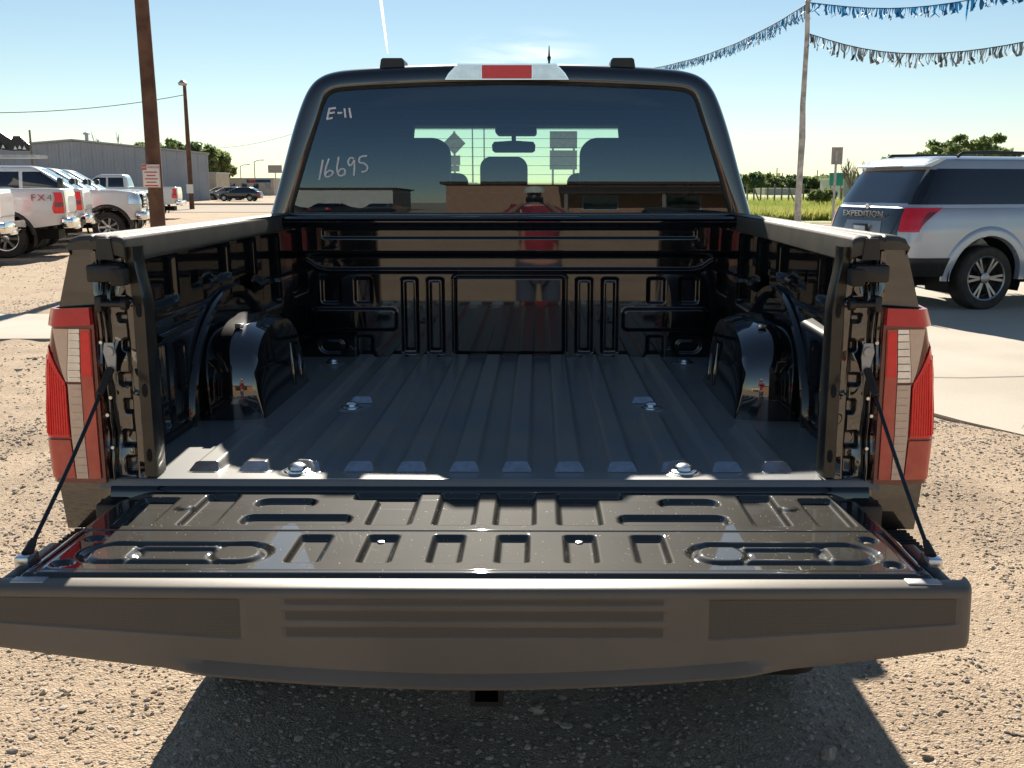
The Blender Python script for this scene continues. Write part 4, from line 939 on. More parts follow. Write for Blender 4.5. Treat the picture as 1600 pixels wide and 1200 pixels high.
# silver SUV
def make_suv():
    root = thing('silver_suv', (0, 0, 0), 'large silver SUV with black rear glass and dark alloy wheels parked on the concrete', 'suv')
    body = Prof([(.42, -1.06, 4.10, .95), (.6, -1.17, 4.15, .985), (.85, -1.19, 4.15, 1.0), (1.0, -1.17, 4.12, 1.0), (1.15, -1.13, 4.05, .985), (1.30, -1.07, 3.9, .955)], 8)
    zt = lambda x: np.interp(x, [-1.3, 2.4, 3.2, 4.15], [1.29, 1.29, 1.22, 1.08])
    zb = lambda x: np.interp(x, [-1.3, -.6, .5, 4.2], [.56, .46, .40, .44])
    ar = [(0, .41, .53), (3.11, .41, .53)]
    b = loft('body', body, zb, zt, M['spaint'], root, 260, 24, ar)
    gh = Prof([(1.27, -1.06, 3.05, .955), (1.40, -1.00, 2.78, .925), (1.60, -.88, 2.35, .865), (1.78, -.76, 1.95, .80), (1.86, -.70, 1.72, .765), (1.91, -.62, 1.5, .70)], 8)
    g_ = loft('greenhouse', gh, 1.27, 1.91, M['spaint'], root, 150, 14, (), .14, .12)
    for s in (-1, 1):
        # dark glass band round the side, split by the door gaps
        side_patch('quarter_glass', gh, s, lambda v: -.92 + .26 * v, .78, 1.315, 1.75, M['vglass'], g_, .006, 24)
        side_patch('door_glass', gh, s, .80, 1.70, 1.315, 1.75, M['vglass'], g_, .007, 16)
        side_patch('door_glass', gh, s, 1.73, lambda v: 2.72 - .80 * v, 1.315, 1.75, M['vglass'], g_, .006, 16)
        corner_patch('pillar_glass', gh, s, .70, lambda v: -.80 + .2 * v, 1.315, 1.74, M['glossblk'], g_, .004)
        flare(root, body, s, (0, .41), .53, M['spaint'], .10, .016); flare(root, body, s, (3.11, .41), .53, M['spaint'], .10, .016)
        arch_liner(root, (0, .41), .55, .5, .97, s); arch_liner(root, (3.11, .41), .55, .5, .97, s)
        for x in (0, 3.11): ywheel(root, x, s * .86, .405, .285, s, 6, 'dkalloy', True, .70)
        tl = corner_patch('tail_light', body, s, lambda v: .73 - .02 * v, lambda v: -.98 + .30 * v ** 1.5, .98, 1.275, M['redlens'], root, .016, nv=14)
        corner_patch('light_bar', body, s, lambda v: .80, lambda v: -1.03 + .2 * v, 1.02, 1.24, M['redlens'], tl, .020)
        corner_patch('light_core', body, s, lambda v: .90, lambda v: -.97 + .20 * v, 1.06, 1.225, M['darkred'], tl, .023)
        rl = MB().tube([(-.35, s * .72, 1.90), (-.28, s * .72, 1.945), (.2, s * .72, 1.955), (1.2, s * .72, 1.94), (1.35, s * .72, 1.89)], .022, 8).build('roof_rail', M['plastic'], root, 60)
        MB().tube([(-.30, s * .70, 1.86), (1.35, s * .70, 1.86)], .02, 8).build('rail_foot', M['plastic'], rl, 60)
        for x in (.93, 1.74, 2.74):
            side_patch('panel_gap', body, s, x, x + .010, .60, 1.285, M['lining'], b, .002, 2, 8)
        for x in (.98, 1.98): MB().box(x, x + .22, s * 1.0 - .012, s * 1.0 + .014, 1.10, 1.135, .008).build('door_handle', M['spaint'], root, 40)
        MB().box(2.3, 2.42, s * 1.10 - .12, s * 1.10 + .12, 1.32, 1.50, .04).build('door_mirror', M['glossblk'], root, 40)
        side_patch('sill_trim', body, s, .58, 2.55, .42, .56, M['plastic'], b, .012, 12, 4)
        corner_patch('lower_bumper', body, s, 0.0, -.56, .43, .66, M['plastic'], root, .014)
        side_patch('crease_highlight', body, s, -.6, .9, 1.195, 1.203, M['spaint'], b, .006, 16, 3)
    end_patch('rear_glass', gh, lambda v: -.74 + .08 * v, lambda v: .74 - .08 * v, 1.33, 1.74, M['vglass'], g_, .008)
    end_patch('liftgate_panel', body, -.71, .71, .93, 1.265, M['glossblk'], b, .008)
    end_patch('plate_recess', body, lambda v: -.44 + .06 * v, lambda v: .44 - .06 * v, .80, 1.10, M['gpaint'], b, .012)
    pl = MB().box(-1.215, -1.195, -.155, .155, .90, 1.06, .004).build('plate_holder', M['plastic'], root, 40)
    MB().box(-1.222, -1.214, -.125, .125, .925, 1.035, .002).build('plate', M['spaint'], pl, 40)
    text('lettering', 'EXPEDITION', .105, M['chrome'], root, (-1.166, .02, 1.185), (PI / 2, 0, -PI / 2), .006, sx=1.5)
    MB().lathe([(.035, -1.105), (.032, -1.118), (.02, -1.120)], (0, 0, 1.283), 'x', 24).build('badge', M['chrome'], root, 40).scale = (1, 1.5, 1)
    # spoiler lip over the rear glass
    sp = MB().prism([(-.83, 1.775), (-.82, 1.792), (-.60, 1.872), (-.50, 1.872), (-.72, 1.775)], 'y', -.72, .72).build('spoiler', M['spaint'], root, 30)
    MB().box(-.836, -.828, -.30, .30, 1.777, 1.787).build('high_brake_light', M['darkred'], sp)
    MB().box(-.9, 3.9, -.5, .5, .28, .46).build('underbody', M['lining'], root)
    MB().box(3.9, 4.17, -.6, .6, .6, .95, .04).build('grille', M['plastic'], root, 40)
    return root
suv = make_suv()
B_ = R_(73); p_ = at(1537, 12.95, .2)
d_ = (math.sin(B_), math.cos(B_)); suv.location = (p_[0] - d_[1] * .97, p_[1] + d_[0] * .97, .012); suv.rotation_euler = (0, 0, math.atan2(d_[1], d_[0]))

# far parked cars
def make_car(paint, label, group):
    root = thing('parked_car', (0, 0, 0), label, 'car', 0, group)
    body = Prof([(.28, -1.0, 3.55, .82), (.55, -1.05, 3.6, .88), (.8, -1.0, 3.5, .88), (.95, -.9, 3.3, .84)], 6)
    loft('body', body, .28, lambda x: np.interp(x, [-1.1, .3, 2.2, 3.6], [.98, .96, .95, .76]), M[paint], root, 120, 12, [(0, .33, .40), (2.7, .33, .40)])
    gh = Prof([(.93, -.75, 2.45, .82), (1.2, -.45, 1.9, .72), (1.42, .0, 1.35, .62)], 6)
    g_ = loft('greenhouse', gh, .93, 1.42, M[paint], root, 70, 8, (), .15, .08)
    for s in (-1, 1):
        side_patch('side_window', gh, s, lambda v: -.45 + .5 * v, .82, 1.0, 1.34, M['vglass'], g_); side_patch('side_window', gh, s, .88, lambda v: 2.1 - .8 * v, 1.0, 1.34, M['vglass'], g_)
        corner_patch('tail_light', body, s, .5, -.8, .66, .86, M['redlens'], root); corner_patch('headlight', body, s, .5, 3.2, .58, .74, M['greylens'], root, front=True)
        for x in (0, 2.7): ywheel(root, x, s * .76, .33, .2, s, 6, 'alloy')
    end_patch('rear_glass', gh, -.6, .6, 1.0, 1.36, M['vglass'], g_); end_patch('windscreen', gh, -.6, .6, 1.0, 1.36, M['vglass'], g_, front=True)
    return root
GC = 'cars parked on the far lot beyond the steel building'
car = make_car('dpaint', 'dark car on the far lot, rightmost and nearest beside the truck cab', GC); cg = make_car('gpaint', 'grey car on the far lot, farthest left beside the yellow bollards', GC)
def pc(src, px, D, bear, label=None, first=False):
    o = src if first else copy_tree(src)
    if label: o['label'] = label
    x, y = at(px, D); o.location = (x, y, -.02); o.rotation_euler = (0, 0, R_(90 - bear)); return o
pc(car, 393, 108, -88, first=True); pc(cg, 356, 128, -70, first=True)
pc(car, 374, 122, -84, 'black car on the far lot, second from the right'); pc(cg, 372, 116, -95, 'pale grey car on the far lot between two black cars')
pc(car, 366, 134, -75, 'black car on the far lot half hidden behind the pale grey one')

# ================================================================== buildings
def P3(px, D, z): x, y = at(px, D, z); return Vector((x, y, z))
def steel_building():
    D = 112; c = at(327, D); az = R_(19); r = thing('steel_building', (c[0], c[1], 0), 'long low blue grey ribbed steel building behind the white pickups', 'building', az)
    ze = zat(241, D); x1 = 0; xr = -13.2; x0 = -27; zr = 6.05; zl = 4.7; dep = 34
    top = lambda x: np.interp(x, [x0, xr, x1], [zl, zr, ze])
    MB().prism([(x0, -.3), (x1, -.3), (x1, ze - .03), (xr, zr - .03), (x0, zl - .03)], 'y', .06, dep).build('wall', M['metalwall'], r)
    n = 26
    for k in range(n):   # each wall panel with its two ribs
        a, b = x0 + (x1 - x0) * k / n, x0 + (x1 - x0) * (k + 1) / n - .02; mb = MB()
        mb.add([(a, 0, -.2), (b, 0, -.2), (b, 0, top(b)), (a, 0, top(a)), (a, .06, -.2), (b, .06, -.2), (b, .06, top(b)), (a, .06, top(a))], [(0, 1, 2, 3), (4, 7, 6, 5), (0, 4, 5, 1), (0, 3, 7, 4), (1, 5, 6, 2), (3, 2, 6, 7)])
        for f in (.02, .35, .68): c = a + (b - a) * f; mb.box(c, c + .07, -.045, .0, -.2, top(c) - .05)
        mb.build('wall_panel', M['metalwall'], r)
    rf = MB().add([(x0 - .2, -.25, zl), (xr, -.25, zr + .03), (x1 + .2, -.25, ze), (x0 - .2, dep, zl), (xr, dep, zr + .03), (x1 + .2, dep, ze), (x0 - .2, -.25, zl + .16), (xr, -.25, zr + .2), (x1 + .2, -.25, ze + .16), (x0 - .2, dep, zl + .16), (xr, dep, zr + .2), (x1 + .2, dep, ze + .16)],
                  [(6, 7, 10, 9), (7, 8, 11, 10), (0, 1, 7, 6), (1, 2, 8, 7), (0, 3, 4, 1), (1, 4, 5, 2), (2, 5, 11, 8), (0, 6, 9, 3)]).build('roof', M['metaltrim'], r)
    MB().lathe([(.18, zr - .2), (.18, zr + .75), (.34, zr + .8), (.34, zr + .95), (.02, zr + 1.1)], (-12.0, 3, 0), 'z', 12).build('roof_vent', M['galv'], rf, 40)
    MB().box(x1 - .08, x1 + .03, -.09, -.02, -.2, ze).build('corner_trim', M['metaltrim'], r)
steel_building()
def far_block(px0, px1, y0, D, dep, m, label, name='far_building', windows=0, roof='metaltrim'):
    a, b = at(px0, D), at(px1, D); h = zat(y0, D); r = thing(name, (a[0], a[1], 0), label, 'building'); w = b[0] - a[0]
    MB().box(0, w, 0, dep, -.3, h - .15).build('wall', M[m], r)
    MB().box(-.15, w + .15, -.15, dep + .15, h - .15, h + .1).build('roof', M[roof], r)
    for k in range(windows):
        x = w * (k + .5) / windows; f = MB().box(x - .5, x + .5, -.05, -.002, 1.0, 2.0).build('window', M['metaltrim'], r); MB().box(x - .42, x + .42, -.06, -.051, 1.08, 1.92).build('pane', M['vglass'], f)
    return r
fb = far_block(336, 428, 279, 168, 12, 'beige', 'low beige building behind the far parked cars with a blue and red banner', windows=5)
bn = MB().box(5.2, 9.0, -.12, -.05, 2.05, 2.75).build('banner', M['blue'], fb); MB().box(5.5, 6.6, -.14, -.121, 2.2, 2.6).build('banner_print', M['signred'], bn)
far_block(318, 338, 270, 140, 6, 'beige', 'small beige shed at the right corner of the steel building', 'shed')
far_block(1196, 1246, 295, 175, 8, 'metaltrim', 'low pale shed in front of the treeline across the field', 'shed')
far_block(1318, 1390, 279, 120, 10, 'metalwall', 'grey building peeking out behind the silver SUV', windows=2)
for k, px in enumerate((346, 352)):
    x, y = at(px, 118); tag(MB().lathe([(.14, -.1), (.14, 1.1), (.10, 1.17), (.02, 1.2)], (0, 0, 0), 'z', 12).build('bollard', M['yellow'], None, 40), ['yellow bollard by the beige shed, left one of two', 'yellow bollard by the beige shed, right one of two'][k], 'bollard', 'yellow bollards by the shed').location = (x, y, 0)

# what stands behind the photographer and shows in the black paint and the glass
bb = thing('brown_building', (0, -50, 0), 'brown walled building with dark roof canopy, mirrored in the truck rear window', 'building')
MB().box(-6, 42, -16, 0, -.3, 4.3).build('wall', M['brick'], bb)
MB().box(-6.4, 42.4, -16.4, .4, 4.3, 4.7).build('roof', M['darkroof'], bb)
MB().add([(2, .02, 4.0), (22, .02, 4.0), (22, 3.5, 3.1), (2, 3.5, 3.1), (2, .02, 3.7), (22, .02, 3.7), (22, 3.5, 2.8), (2, 3.5, 2.8)], [(0, 1, 2, 3), (4, 7, 6, 5), (0, 3, 7, 4), (1, 5, 6, 2), (3, 2, 6, 7)]).build('canopy', M['darkroof'], bb)
for x in (2.4, 9, 15.5, 21.6): MB().box(x - .12, x + .12, 3.1, 3.34, -.2, 2.85).build('post', M['greywood'], bb)
for x in (5, 11, 17):
    f = MB().box(x - 1.3, x + 1.3, .0, .05, .4, 2.6).build('window', M['metaltrim'], bb); MB().box(x - 1.2, x + 1.2, .052, .06, .5, 2.5).build('pane', M['vglass'], f)
b2 = thing('pale_building', (-34, -62, 0), 'pale flat roofed building mirrored at the left of the truck rear window', 'building')
MB().box(0, 22, -10, 0, -.3, 4.0).build('wall', M['beige'], b2); MB().box(-.3, 22.3, -10.3, .3, 4.0, 4.3).build('roof', M['darkroof'], b2)
for k, (x, y) in enumerate(((-9, -41), (-12.5, -41.5), (-16, -42), (-19.5, -42.5))):
    o = copy_tree(car if k % 2 else cg); o.location = (x, y, -.02); o.rotation_euler = (0, 0, R_(-80)); o['group'] = 'cars parked behind the photographer'
    o['label'] = ['grey car nearest the brown building, seen only mirrored in the truck', 'black car second from the brown building, seen only mirrored', 'grey car third from the brown building, seen only mirrored', 'black car farthest from the brown building, seen only mirrored'][k]

# ================================================================== poles, signs, wires
def tapered(pts, r, n=12): return MB().tube(pts, r, n)
D = 18.5; x, y = at(243, D); zt_ = 9.2
pole = thing('utility_pole', (x, y, 0), 'tall brown wooden utility pole with a white and red notice, beside the pickups', 'utility pole', 0)
tapered([(0, 0, -.3), (-.0, 0, 3), (-.03, 0, 6), (-.05, .0, zt_)], [.135, .125, .112, .098], 16).build('post', M['wood'], pole, 60)
MB().box(-.9, .9, -.06, .06, zt_ - .5, zt_ - .38).build('crossarm', M['wood'], pole)
for sx_ in (-.8, .0, .8): MB().lathe([(.02, zt_ - .38), (.05, zt_ - .33), (.03, zt_ - .27), (.05, zt_ - .23), (.01, zt_ - .2)], (sx_, 0, 0), 'z', 10).build('insulator', M['greylens'], pole, 40)
zs0, zs1 = zat(293, D), zat(257, D); wS = .155
sg = MB().box(-wS, wS, -.17, -.155, zs0, zs1, .006).build('notice_board', M['signwhite'], pole, 40); hS = zs1 - zs0
MB().box(-wS + .008, -wS + .085, -.1735, -.1705, zs1 - .095, zs1 - .012).build('red_panel', M['signred'], sg)
text('lettering', 'NO', .055, M['signwhite'], sg, (-wS + .046, -.175, zs1 - .053), (PI / 2, 0, 0), .001)
text('lettering', 'PARKING', .055, M['signred'], sg, (.06, -.1725, zs1 - .053), (PI / 2, 0, 0), .001, sx=.95)
for k, (lw) in enumerate((.11, .08, .115, .09, .12)): MB().box(-lw, lw, -.1725, -.1705, zs1 - .145 - k * .058, zs1 - .125 - k * .058).build('print_line', M['signred'], sg)
for (a, b, c, d_2) in ((-wS + .004, wS - .004, zs1 - .008, zs1 - .004), (-wS + .004, wS - .004, zs0 + .004, zs0 + .008)): MB().box(a, b, -.1722, -.1705, c, d_2).build('border', M['signred'], sg)
for sx_ in (-1, 1): MB().box(sx_ * (wS - .006) - .002, sx_ * (wS - .006) + .002, -.1722, -.1705, zs0 + .008, zs1 - .008).build('border', M['signred'], sg)
D = 70; x, y = at(298, D); zt_ = zat(134, D)
lp = thing('lamp_pole', (x, y, 0), 'thin weathered pole with a lamp head at its top, right of the steel building', 'lamp pole')
tapered([(0, 0, -.2), (0, 0, 4), (0, 0, zt_)], [.17, .15, .11], 12).build('post', M['wood'], lp, 60)
MB().lathe([(.05, zt_), (.12, zt_ + .05), (.27, zt_ + .02), (.30, zt_ + .16), (.12, zt_ + .34), (.02, zt_ + .36)], (-.08, -.1, 0), 'z', 14).build('lamp_head', M['galv'], lp, 40)
MB().box(-.22, .22, -.22, -.19, zat(302, D), zat(288, D)).build('notice', M['signwhite'], lp)
def cable(name, a, b, sag, r, label, parent=None):
    a, b = Vector(a), Vector(b); o = MB().tube([a.lerp(b, k / 24) - Vector((0, 0, 4 * sag * (k / 24) * (1 - k / 24))) for k in range(25)], r, 5).build(name, M['rope'], parent, 60)
    return tag(o, label, 'cable')
cable('overhead_wire', at3(-60, 176, 62), at3(289, 148, 70), .35, .022, 'thin overhead wire running left from the lamp pole')
cable('overhead_wire', at3(330, 232, 190), at3(470, 205, 190), .6, .03, 'faint overhead wire near the truck cab, above the far lot')
def thin_pole(px, y0, D, r, label, arm=0, name='street_lamp', cat='street lamp', m='galv', group=None, rect=None):
    x, y = at(px, D); z = zat(y0, D); t = thing(name, (x, y, 0), label, cat, 0, group)
    tapered([(0, 0, -.2), (0, 0, z)], [r, r * .7], 8).build('post', M[m], t, 60)
    if arm: MB().tube([(0, 0, z - .1), (arm * .5, 0, z + .15), (arm, 0, z + .2)], r * .6, 6).build('arm', M[m], t, 60); MB().box(min(arm, arm * 1.35), max(arm, arm * 1.35), -.15, .15, z + .12, z + .26).build('lamp_head', M['galv'], t)
    if rect: MB().box(-rect[0] / 2, rect[0] / 2, -.08, -.04, z - rect[1], z).build('board', M[rect[2]], t)
    return t
thin_pole(377, 259, 175, .10, 'short far street lamp, left one of the pair beyond the far lot', 1.2, group='street lamps beyond the far lot')
thin_pole(399, 252, 170, .11, 'far street lamp, right taller one of the pair beyond the far lot', 1.2, group='street lamps beyond the far lot')
thin_pole(431, 258, 150, .10, 'far sign board on a post beside the truck cab', name='roadside_sign', cat='sign', rect=(2.0, 1.1, 'signback'))
thin_pole(54, 203, 100, .13, 'short dark pole standing up behind the steel building', name='stub_pole', cat='pole', m='greywood')
for px, yt, lb in ((1213, 262, 'leftmost far utility pole above the field treeline'), (1222, 270, 'second far utility pole above the field treeline'), (1276, 266, 'third far utility pole above the field treeline'), (1284, 272, 'rightmost far utility pole above the field treeline')):
    thin_pole(px, yt, 210, .14, lb, name='far_utility_pole', cat='utility pole', m='greywood', group='far utility poles over the treeline')
# road signs on the right
D = 30; x, y = at(1304, D); t = thing('street_sign', (x, y, 0), 'bare back of a rectangular street sign on a grey post left of the SUV', 'road sign', R_(-8))
tapered([(0, 0, -.2), (0, 0, zat(238, D))], [.035, .035], 8).build('post', M['galv'], t, 60)
MB().box(-.14, .17, -.035, -.03 - .012, zat(257, D), zat(230, D), .002).build('sign_plate', M['signback'], t, 40); MB().box(-.03, .03, -.06, -.04, zat(252, D), zat(236, D)).build('bracket', M['galv'], t)
D = 95; x, y = at(1306, D); t = thing('guide_sign', (x, y, 0), 'teal green road guide sign behind the bare sign post', 'road sign')
for sx_ in (-.45, .45): MB().box(sx_ - .04, sx_ + .04, 0, .06, -.2, zat(271, D)).build('post', M['greywood'], t)
MB().box(-.62, .62, -.05, -.01, zat(290, D), zat(270, D), .006).build('sign_plate', M['signgreen'], t, 40)
# signs seen through the cab
D = 48; x, y = at(711, D); t = thing('diamond_sign', (x, y, 0), 'back of a diamond road sign above two plates, seen through the truck windscreen', 'road sign')
tapered([(0, 0, -.2), (0, 0, zat(205, D))], [.05, .05], 8).build('post', M['galv'], t, 60)
zc, hh = zat(224, D), (zat(206, D) - zat(242, D)) / 2; MB().prism([(-hh, zc), (0, zc - hh), (hh, zc), (0, zc + hh)], 'y', -.07, -.055).build('diamond_plate', M['signback'], t)
MB().box(-.26, .26, -.07, -.055, zat(258, D), zat(243, D)).build('plate', M['signback'], t); MB().box(-.22, .22, -.07, -.055, zat(268, D), zat(259, D)).build('plate', M['signback'], t)
D = 60; x, y = at(880, D); t = thing('roadside_board', (x, y, 0), 'two panel grey roadside board on posts, seen through the truck windscreen', 'sign')
for sx_ in (-.6, .6): MB().box(sx_ - .06, sx_ + .06, 0, .1, -.2, zat(205, D)).build('post', M['galv'], t)
for a, b in ((232, 205), (265, 235)): MB().box(-.78, .78, -.06, -.01, zat(a, D), zat(b, D)).build('panel', M['signback'], t)
for px in (739, 757): thin_pole(px, 190, 58, .05, 'thin post seen through the cab, ' + ('left' if px == 739 else 'right') + ' of two', name='thin_post', cat='post', group='thin posts seen through the cab')
# flag pole with pennant strings
D = 22; x, y = at(1247, D, 1.0); zt_ = zat(2, D)
fp = thing('pennant_pole', (x, y, 0), 'flaking white pole carrying the pennant strings, left of the SUV', 'pole')
hp = at3(1263, 2, D); dx, dy = hp[0] - x, hp[1] - y
tapered([(dx * k / 8 + .012 * math.sin(k * 2.1), dy * k / 8, -.2 + (zt_ + .2) * k / 8) for k in range(9)], [.078, .074, .07, .064, .070, .058, .052, .05, .048], 12).build('post', M['whitepole'], fp, 60)
MB().lathe([(.06, zt_), (.065, zt_ + .03), (.03, zt_ + .06), (.005, zt_ + .07)], (dx, dy, 0), 'z', 10).build('cap', M['galv'], fp, 40)
def pennants(name, pts, m, label, step=.075, ln=.24, seed=1, gap=()):
    r = random.Random(seed); A = np.array(pts); d = np.r_[0, np.cumsum(np.linalg.norm(np.diff(A, axis=0), axis=1))]; n = int(d[-1] / .35)
    # smooth sag curve through the given points
    tt_ = np.linspace(0, d[-1], n); C_ = np.stack([np.interp(tt_, d, A[:, k]) for k in range(3)], -1)
    for _ in range(6): C_[1:-1] = .5 * C_[1:-1] + .25 * (C_[:-2] + C_[2:])
    t = thing(name, tuple(C_[0]), label, 'pennant string', 0, 'pennant strings on the white pole'); C_ = C_ - C_[0]
    MB().tube(C_, .010, 6).build('rope', M['rope'], t, 60)
    mb = MB(); k = 0.; dd = np.r_[0, np.cumsum(np.linalg.norm(np.diff(C_, axis=0), axis=1))]
    while k < dd[-1] - step:
        if any(a < k / dd[-1] < b for a, b in gap): k += step; continue
        p = Vector([np.interp(k, dd, C_[:, j]) for j in range(3)]); q = Vector([np.interp(k + step * r.uniform(.5, 1.0), dd, C_[:, j]) for j in range(3)])
        L_ = ln * r.uniform(.7, 1.15); w1, w2 = r.gauss(0, .03), r.gauss(0, .05); tw = r.uniform(.25, .95)
        a1 = p + Vector((w1, r.gauss(0, .04), -L_ * .55)); a2 = p + (q - p) * tw + Vector((w1 + w2 * .3, r.gauss(0, .05), -L_ * .55)); b1 = p + Vector((w2, r.gauss(0, .06), -L_)); b2 = p + (q - p) * tw + Vector((w2, r.gauss(0, .06), -L_ * r.uniform(.9, 1)))
        mb.add([p, q, a2, a1, b2, b1], [(0, 1, 2, 3), (3, 2, 4, 5)]); k += step * r.uniform(.75, 1.1)
    tag(mb.build('fringe', M[m], t, None, fix=False), kind='stuff'); return t
top = at3(1264, 4, 22)
pennants('pennant_string', [top, at3(1215, 35, 25), at3(1150, 68, 30), at3(1090, 90, 36), at3(1035, 104, 43), at3(960, 116, 52)], 'blue', 'blue fringe pennant string sloping down from the pole behind the cab', .058, .27, 2)
pennants('pennant_string', [top, at3(1330, 13, 21.6), at3(1390, 17, 21.2), at3(1450, 13, 20.8), at3(1510, 2, 20.4), at3(1600, -16, 19.8)], 'blue', 'blue fringe pennant string along the top edge right of the pole', .045, .20, 3, ((.72, .755),))
pennants('pennant_string', [at3(1265, 53, 22), at3(1300, 68, 21.8), at3(1360, 82, 21.4), at3(1430, 88, 21), at3(1510, 82, 20.6), at3(1600, 68, 20.2), at3(1680, 48, 19.8)], 'greyp', 'faded grey fringe pennant string lower on the pole', .046, .25, 4)
p = at3(1511, 0, 20.4)
mb = MB(); mb.add([(0, 0, 0), (.05, 0, 0), (.04, .03, -.25), (.0, .02, -.25), (.015, .01, -.40)], [(0, 1, 2, 3), (3, 2, 4)]); o = mb.build('loose_pennant', M['blue'], None); o.location = p; tag(o, 'single torn blue pennant dangling at the top right edge', 'pennant')
# black steel ramp at the left edge
D = 26; r = thing('folded_ramp', (*at(20, D), 0), 'black steel ramp with triangular cutouts raised above the white pickups at the left edge', 'ramp')
def rp(px, py): q = at3(px, py, D); return (q[0] - r.location.x, q[2])
mb = MB().prism([rp(-60, 170), rp(-60, 225), rp(-10, 232), rp(24, 236), rp(27, 222), rp(0, 205)], 'y', -.1, .1); mb.build('plate', M['plastic'], r)
mb = MB().prism([rp(20, 236), rp(52, 236), rp(50, 226), rp(36, 213), rp(26, 213), rp(19, 224)], 'y', -.16, -.105); pl_ = mb.build('end_plate', M['plastic'], r)
for c in ((2, 224), (10, 229), (36, 230), (43, 231), (29, 231)):
    a, b = rp(*c); w_ = .045; MB().prism([(a - w_, b - w_), (a + w_, b - w_), (a, b + w_)], 'y', -.166, -.161).build('cutout', M['signwhite'], pl_)
MB().box(*sorted((rp(-60, 0)[0], rp(38, 0)[0])), -.2, .5, rp(0, 247)[1], rp(0, 242)[1]).build('deck', M['galv'], r)
for px in (-50,): a = rp(px, 0)[0]; MB().box(a - .06, a + .06, .1, .25, 0, rp(0, 240)[1]).build('post', M['plastic'], r)
# fence across the field
x0, y0 = at(1168, 92); x1, y1 = at(1420, 80); f = thing('field_fence', (x0, y0, 0), 'wire fence with wooden posts across the green field', 'fence'); n = 22
for k in range(n):
    a = k / (n - 1); h = 1.35 if k % 4 else 1.7; MB().box((x1 - x0) * a - .06, (x1 - x0) * a + .06, (y1 - y0) * a - .06, (y1 - y0) * a + .06, -.1, h).build('post', M['greywood'], f)
for k in (1, 6, 11): a = k / (n - 1); MB().tube([((x1 - x0) * a, (y1 - y0) * a, 1.3), ((x1 - x0) * (a + .045), (y1 - y0) * (a + .045), .05)], .06, 6).build('brace', M['greywood'], f)
for z in (.5, .9, 1.25): MB().tube([(0, -.07, z), (x1 - x0, y1 - y0 - .07, z)], .01, 4).build('wire', M['galv'], f)

# ================================================================== far ground: field, road, lots
def sheet(name, pts, m, z, kind='structure'):
    return tag(mesh(name, [(p[0], p[1], z) for p in pts], [tuple(range(len(pts)))], m), kind=kind)
fg = mat('field_grass', (.24, .31, .075), .9, col2=(.40, .40, .13), scale=.10, detail=8, bump=.5, bscale=4)
sheet('grass_field', [at(1060, 46), at(1900, 40), at(2100, 230), at(980, 230)], fg, .0)
sheet('road', [at(1000, 33), at(1900, 29), at(1900, 39), at(1050, 43)], mat('pale_asphalt', (.20, .18, .16), .9, var=.15, scale=.5), .0)
M['lot'] = mat('tan_packed_lot', (.36, .29, .22), .95, col2=(.30, .24, .18), scale=.15, bump=.3, bscale=6)
sheet('packed_lot', [at(225, 62), at(520, 62), at(520, 84), at(170, 84)], M['lot'], .0)
mb = MB(); a, b = at(300, 86), at(520, 86); mb.box(a[0], b[0], a[1], a[1] + .5, -.1, .12); tag(mb.build('kerb', M['concrete']), kind='structure')
r_ = np.random.default_rng(5); n = 26000; px = r_.uniform(1120, 1420, n); DD = 47 + 60 * r_.random(n) ** 1.5
xy = np.array([at(a, b, .1) for a, b in zip(px, DD)]); h = r_.uniform(.12, .42, n) * (1 + .5 * (vnoise(xy[:, 0], xy[:, 1], .12, 12) > .55)); w = r_.uniform(.02, .06, n); an = r_.uniform(0, PI, n); ln = r_.normal(0, .1, (n, 2))
base = np.stack([xy[:, 0], xy[:, 1], np.zeros(n)], -1); u_ = np.stack([np.cos(an) * w, np.sin(an) * w, np.zeros(n)], -1); tip = base + np.stack([ln[:, 0], ln[:, 1], h], -1)
V = np.stack([base - u_, base + u_, tip], 1).reshape(-1, 3); Q = np.arange(3 * n).reshape(n, 3)
tag(npmesh('grass', V, Q, leafmat('field_grass_blades', (.24, .31, .07), (.48, .44, .14), .09), smooth=None), kind='stuff')

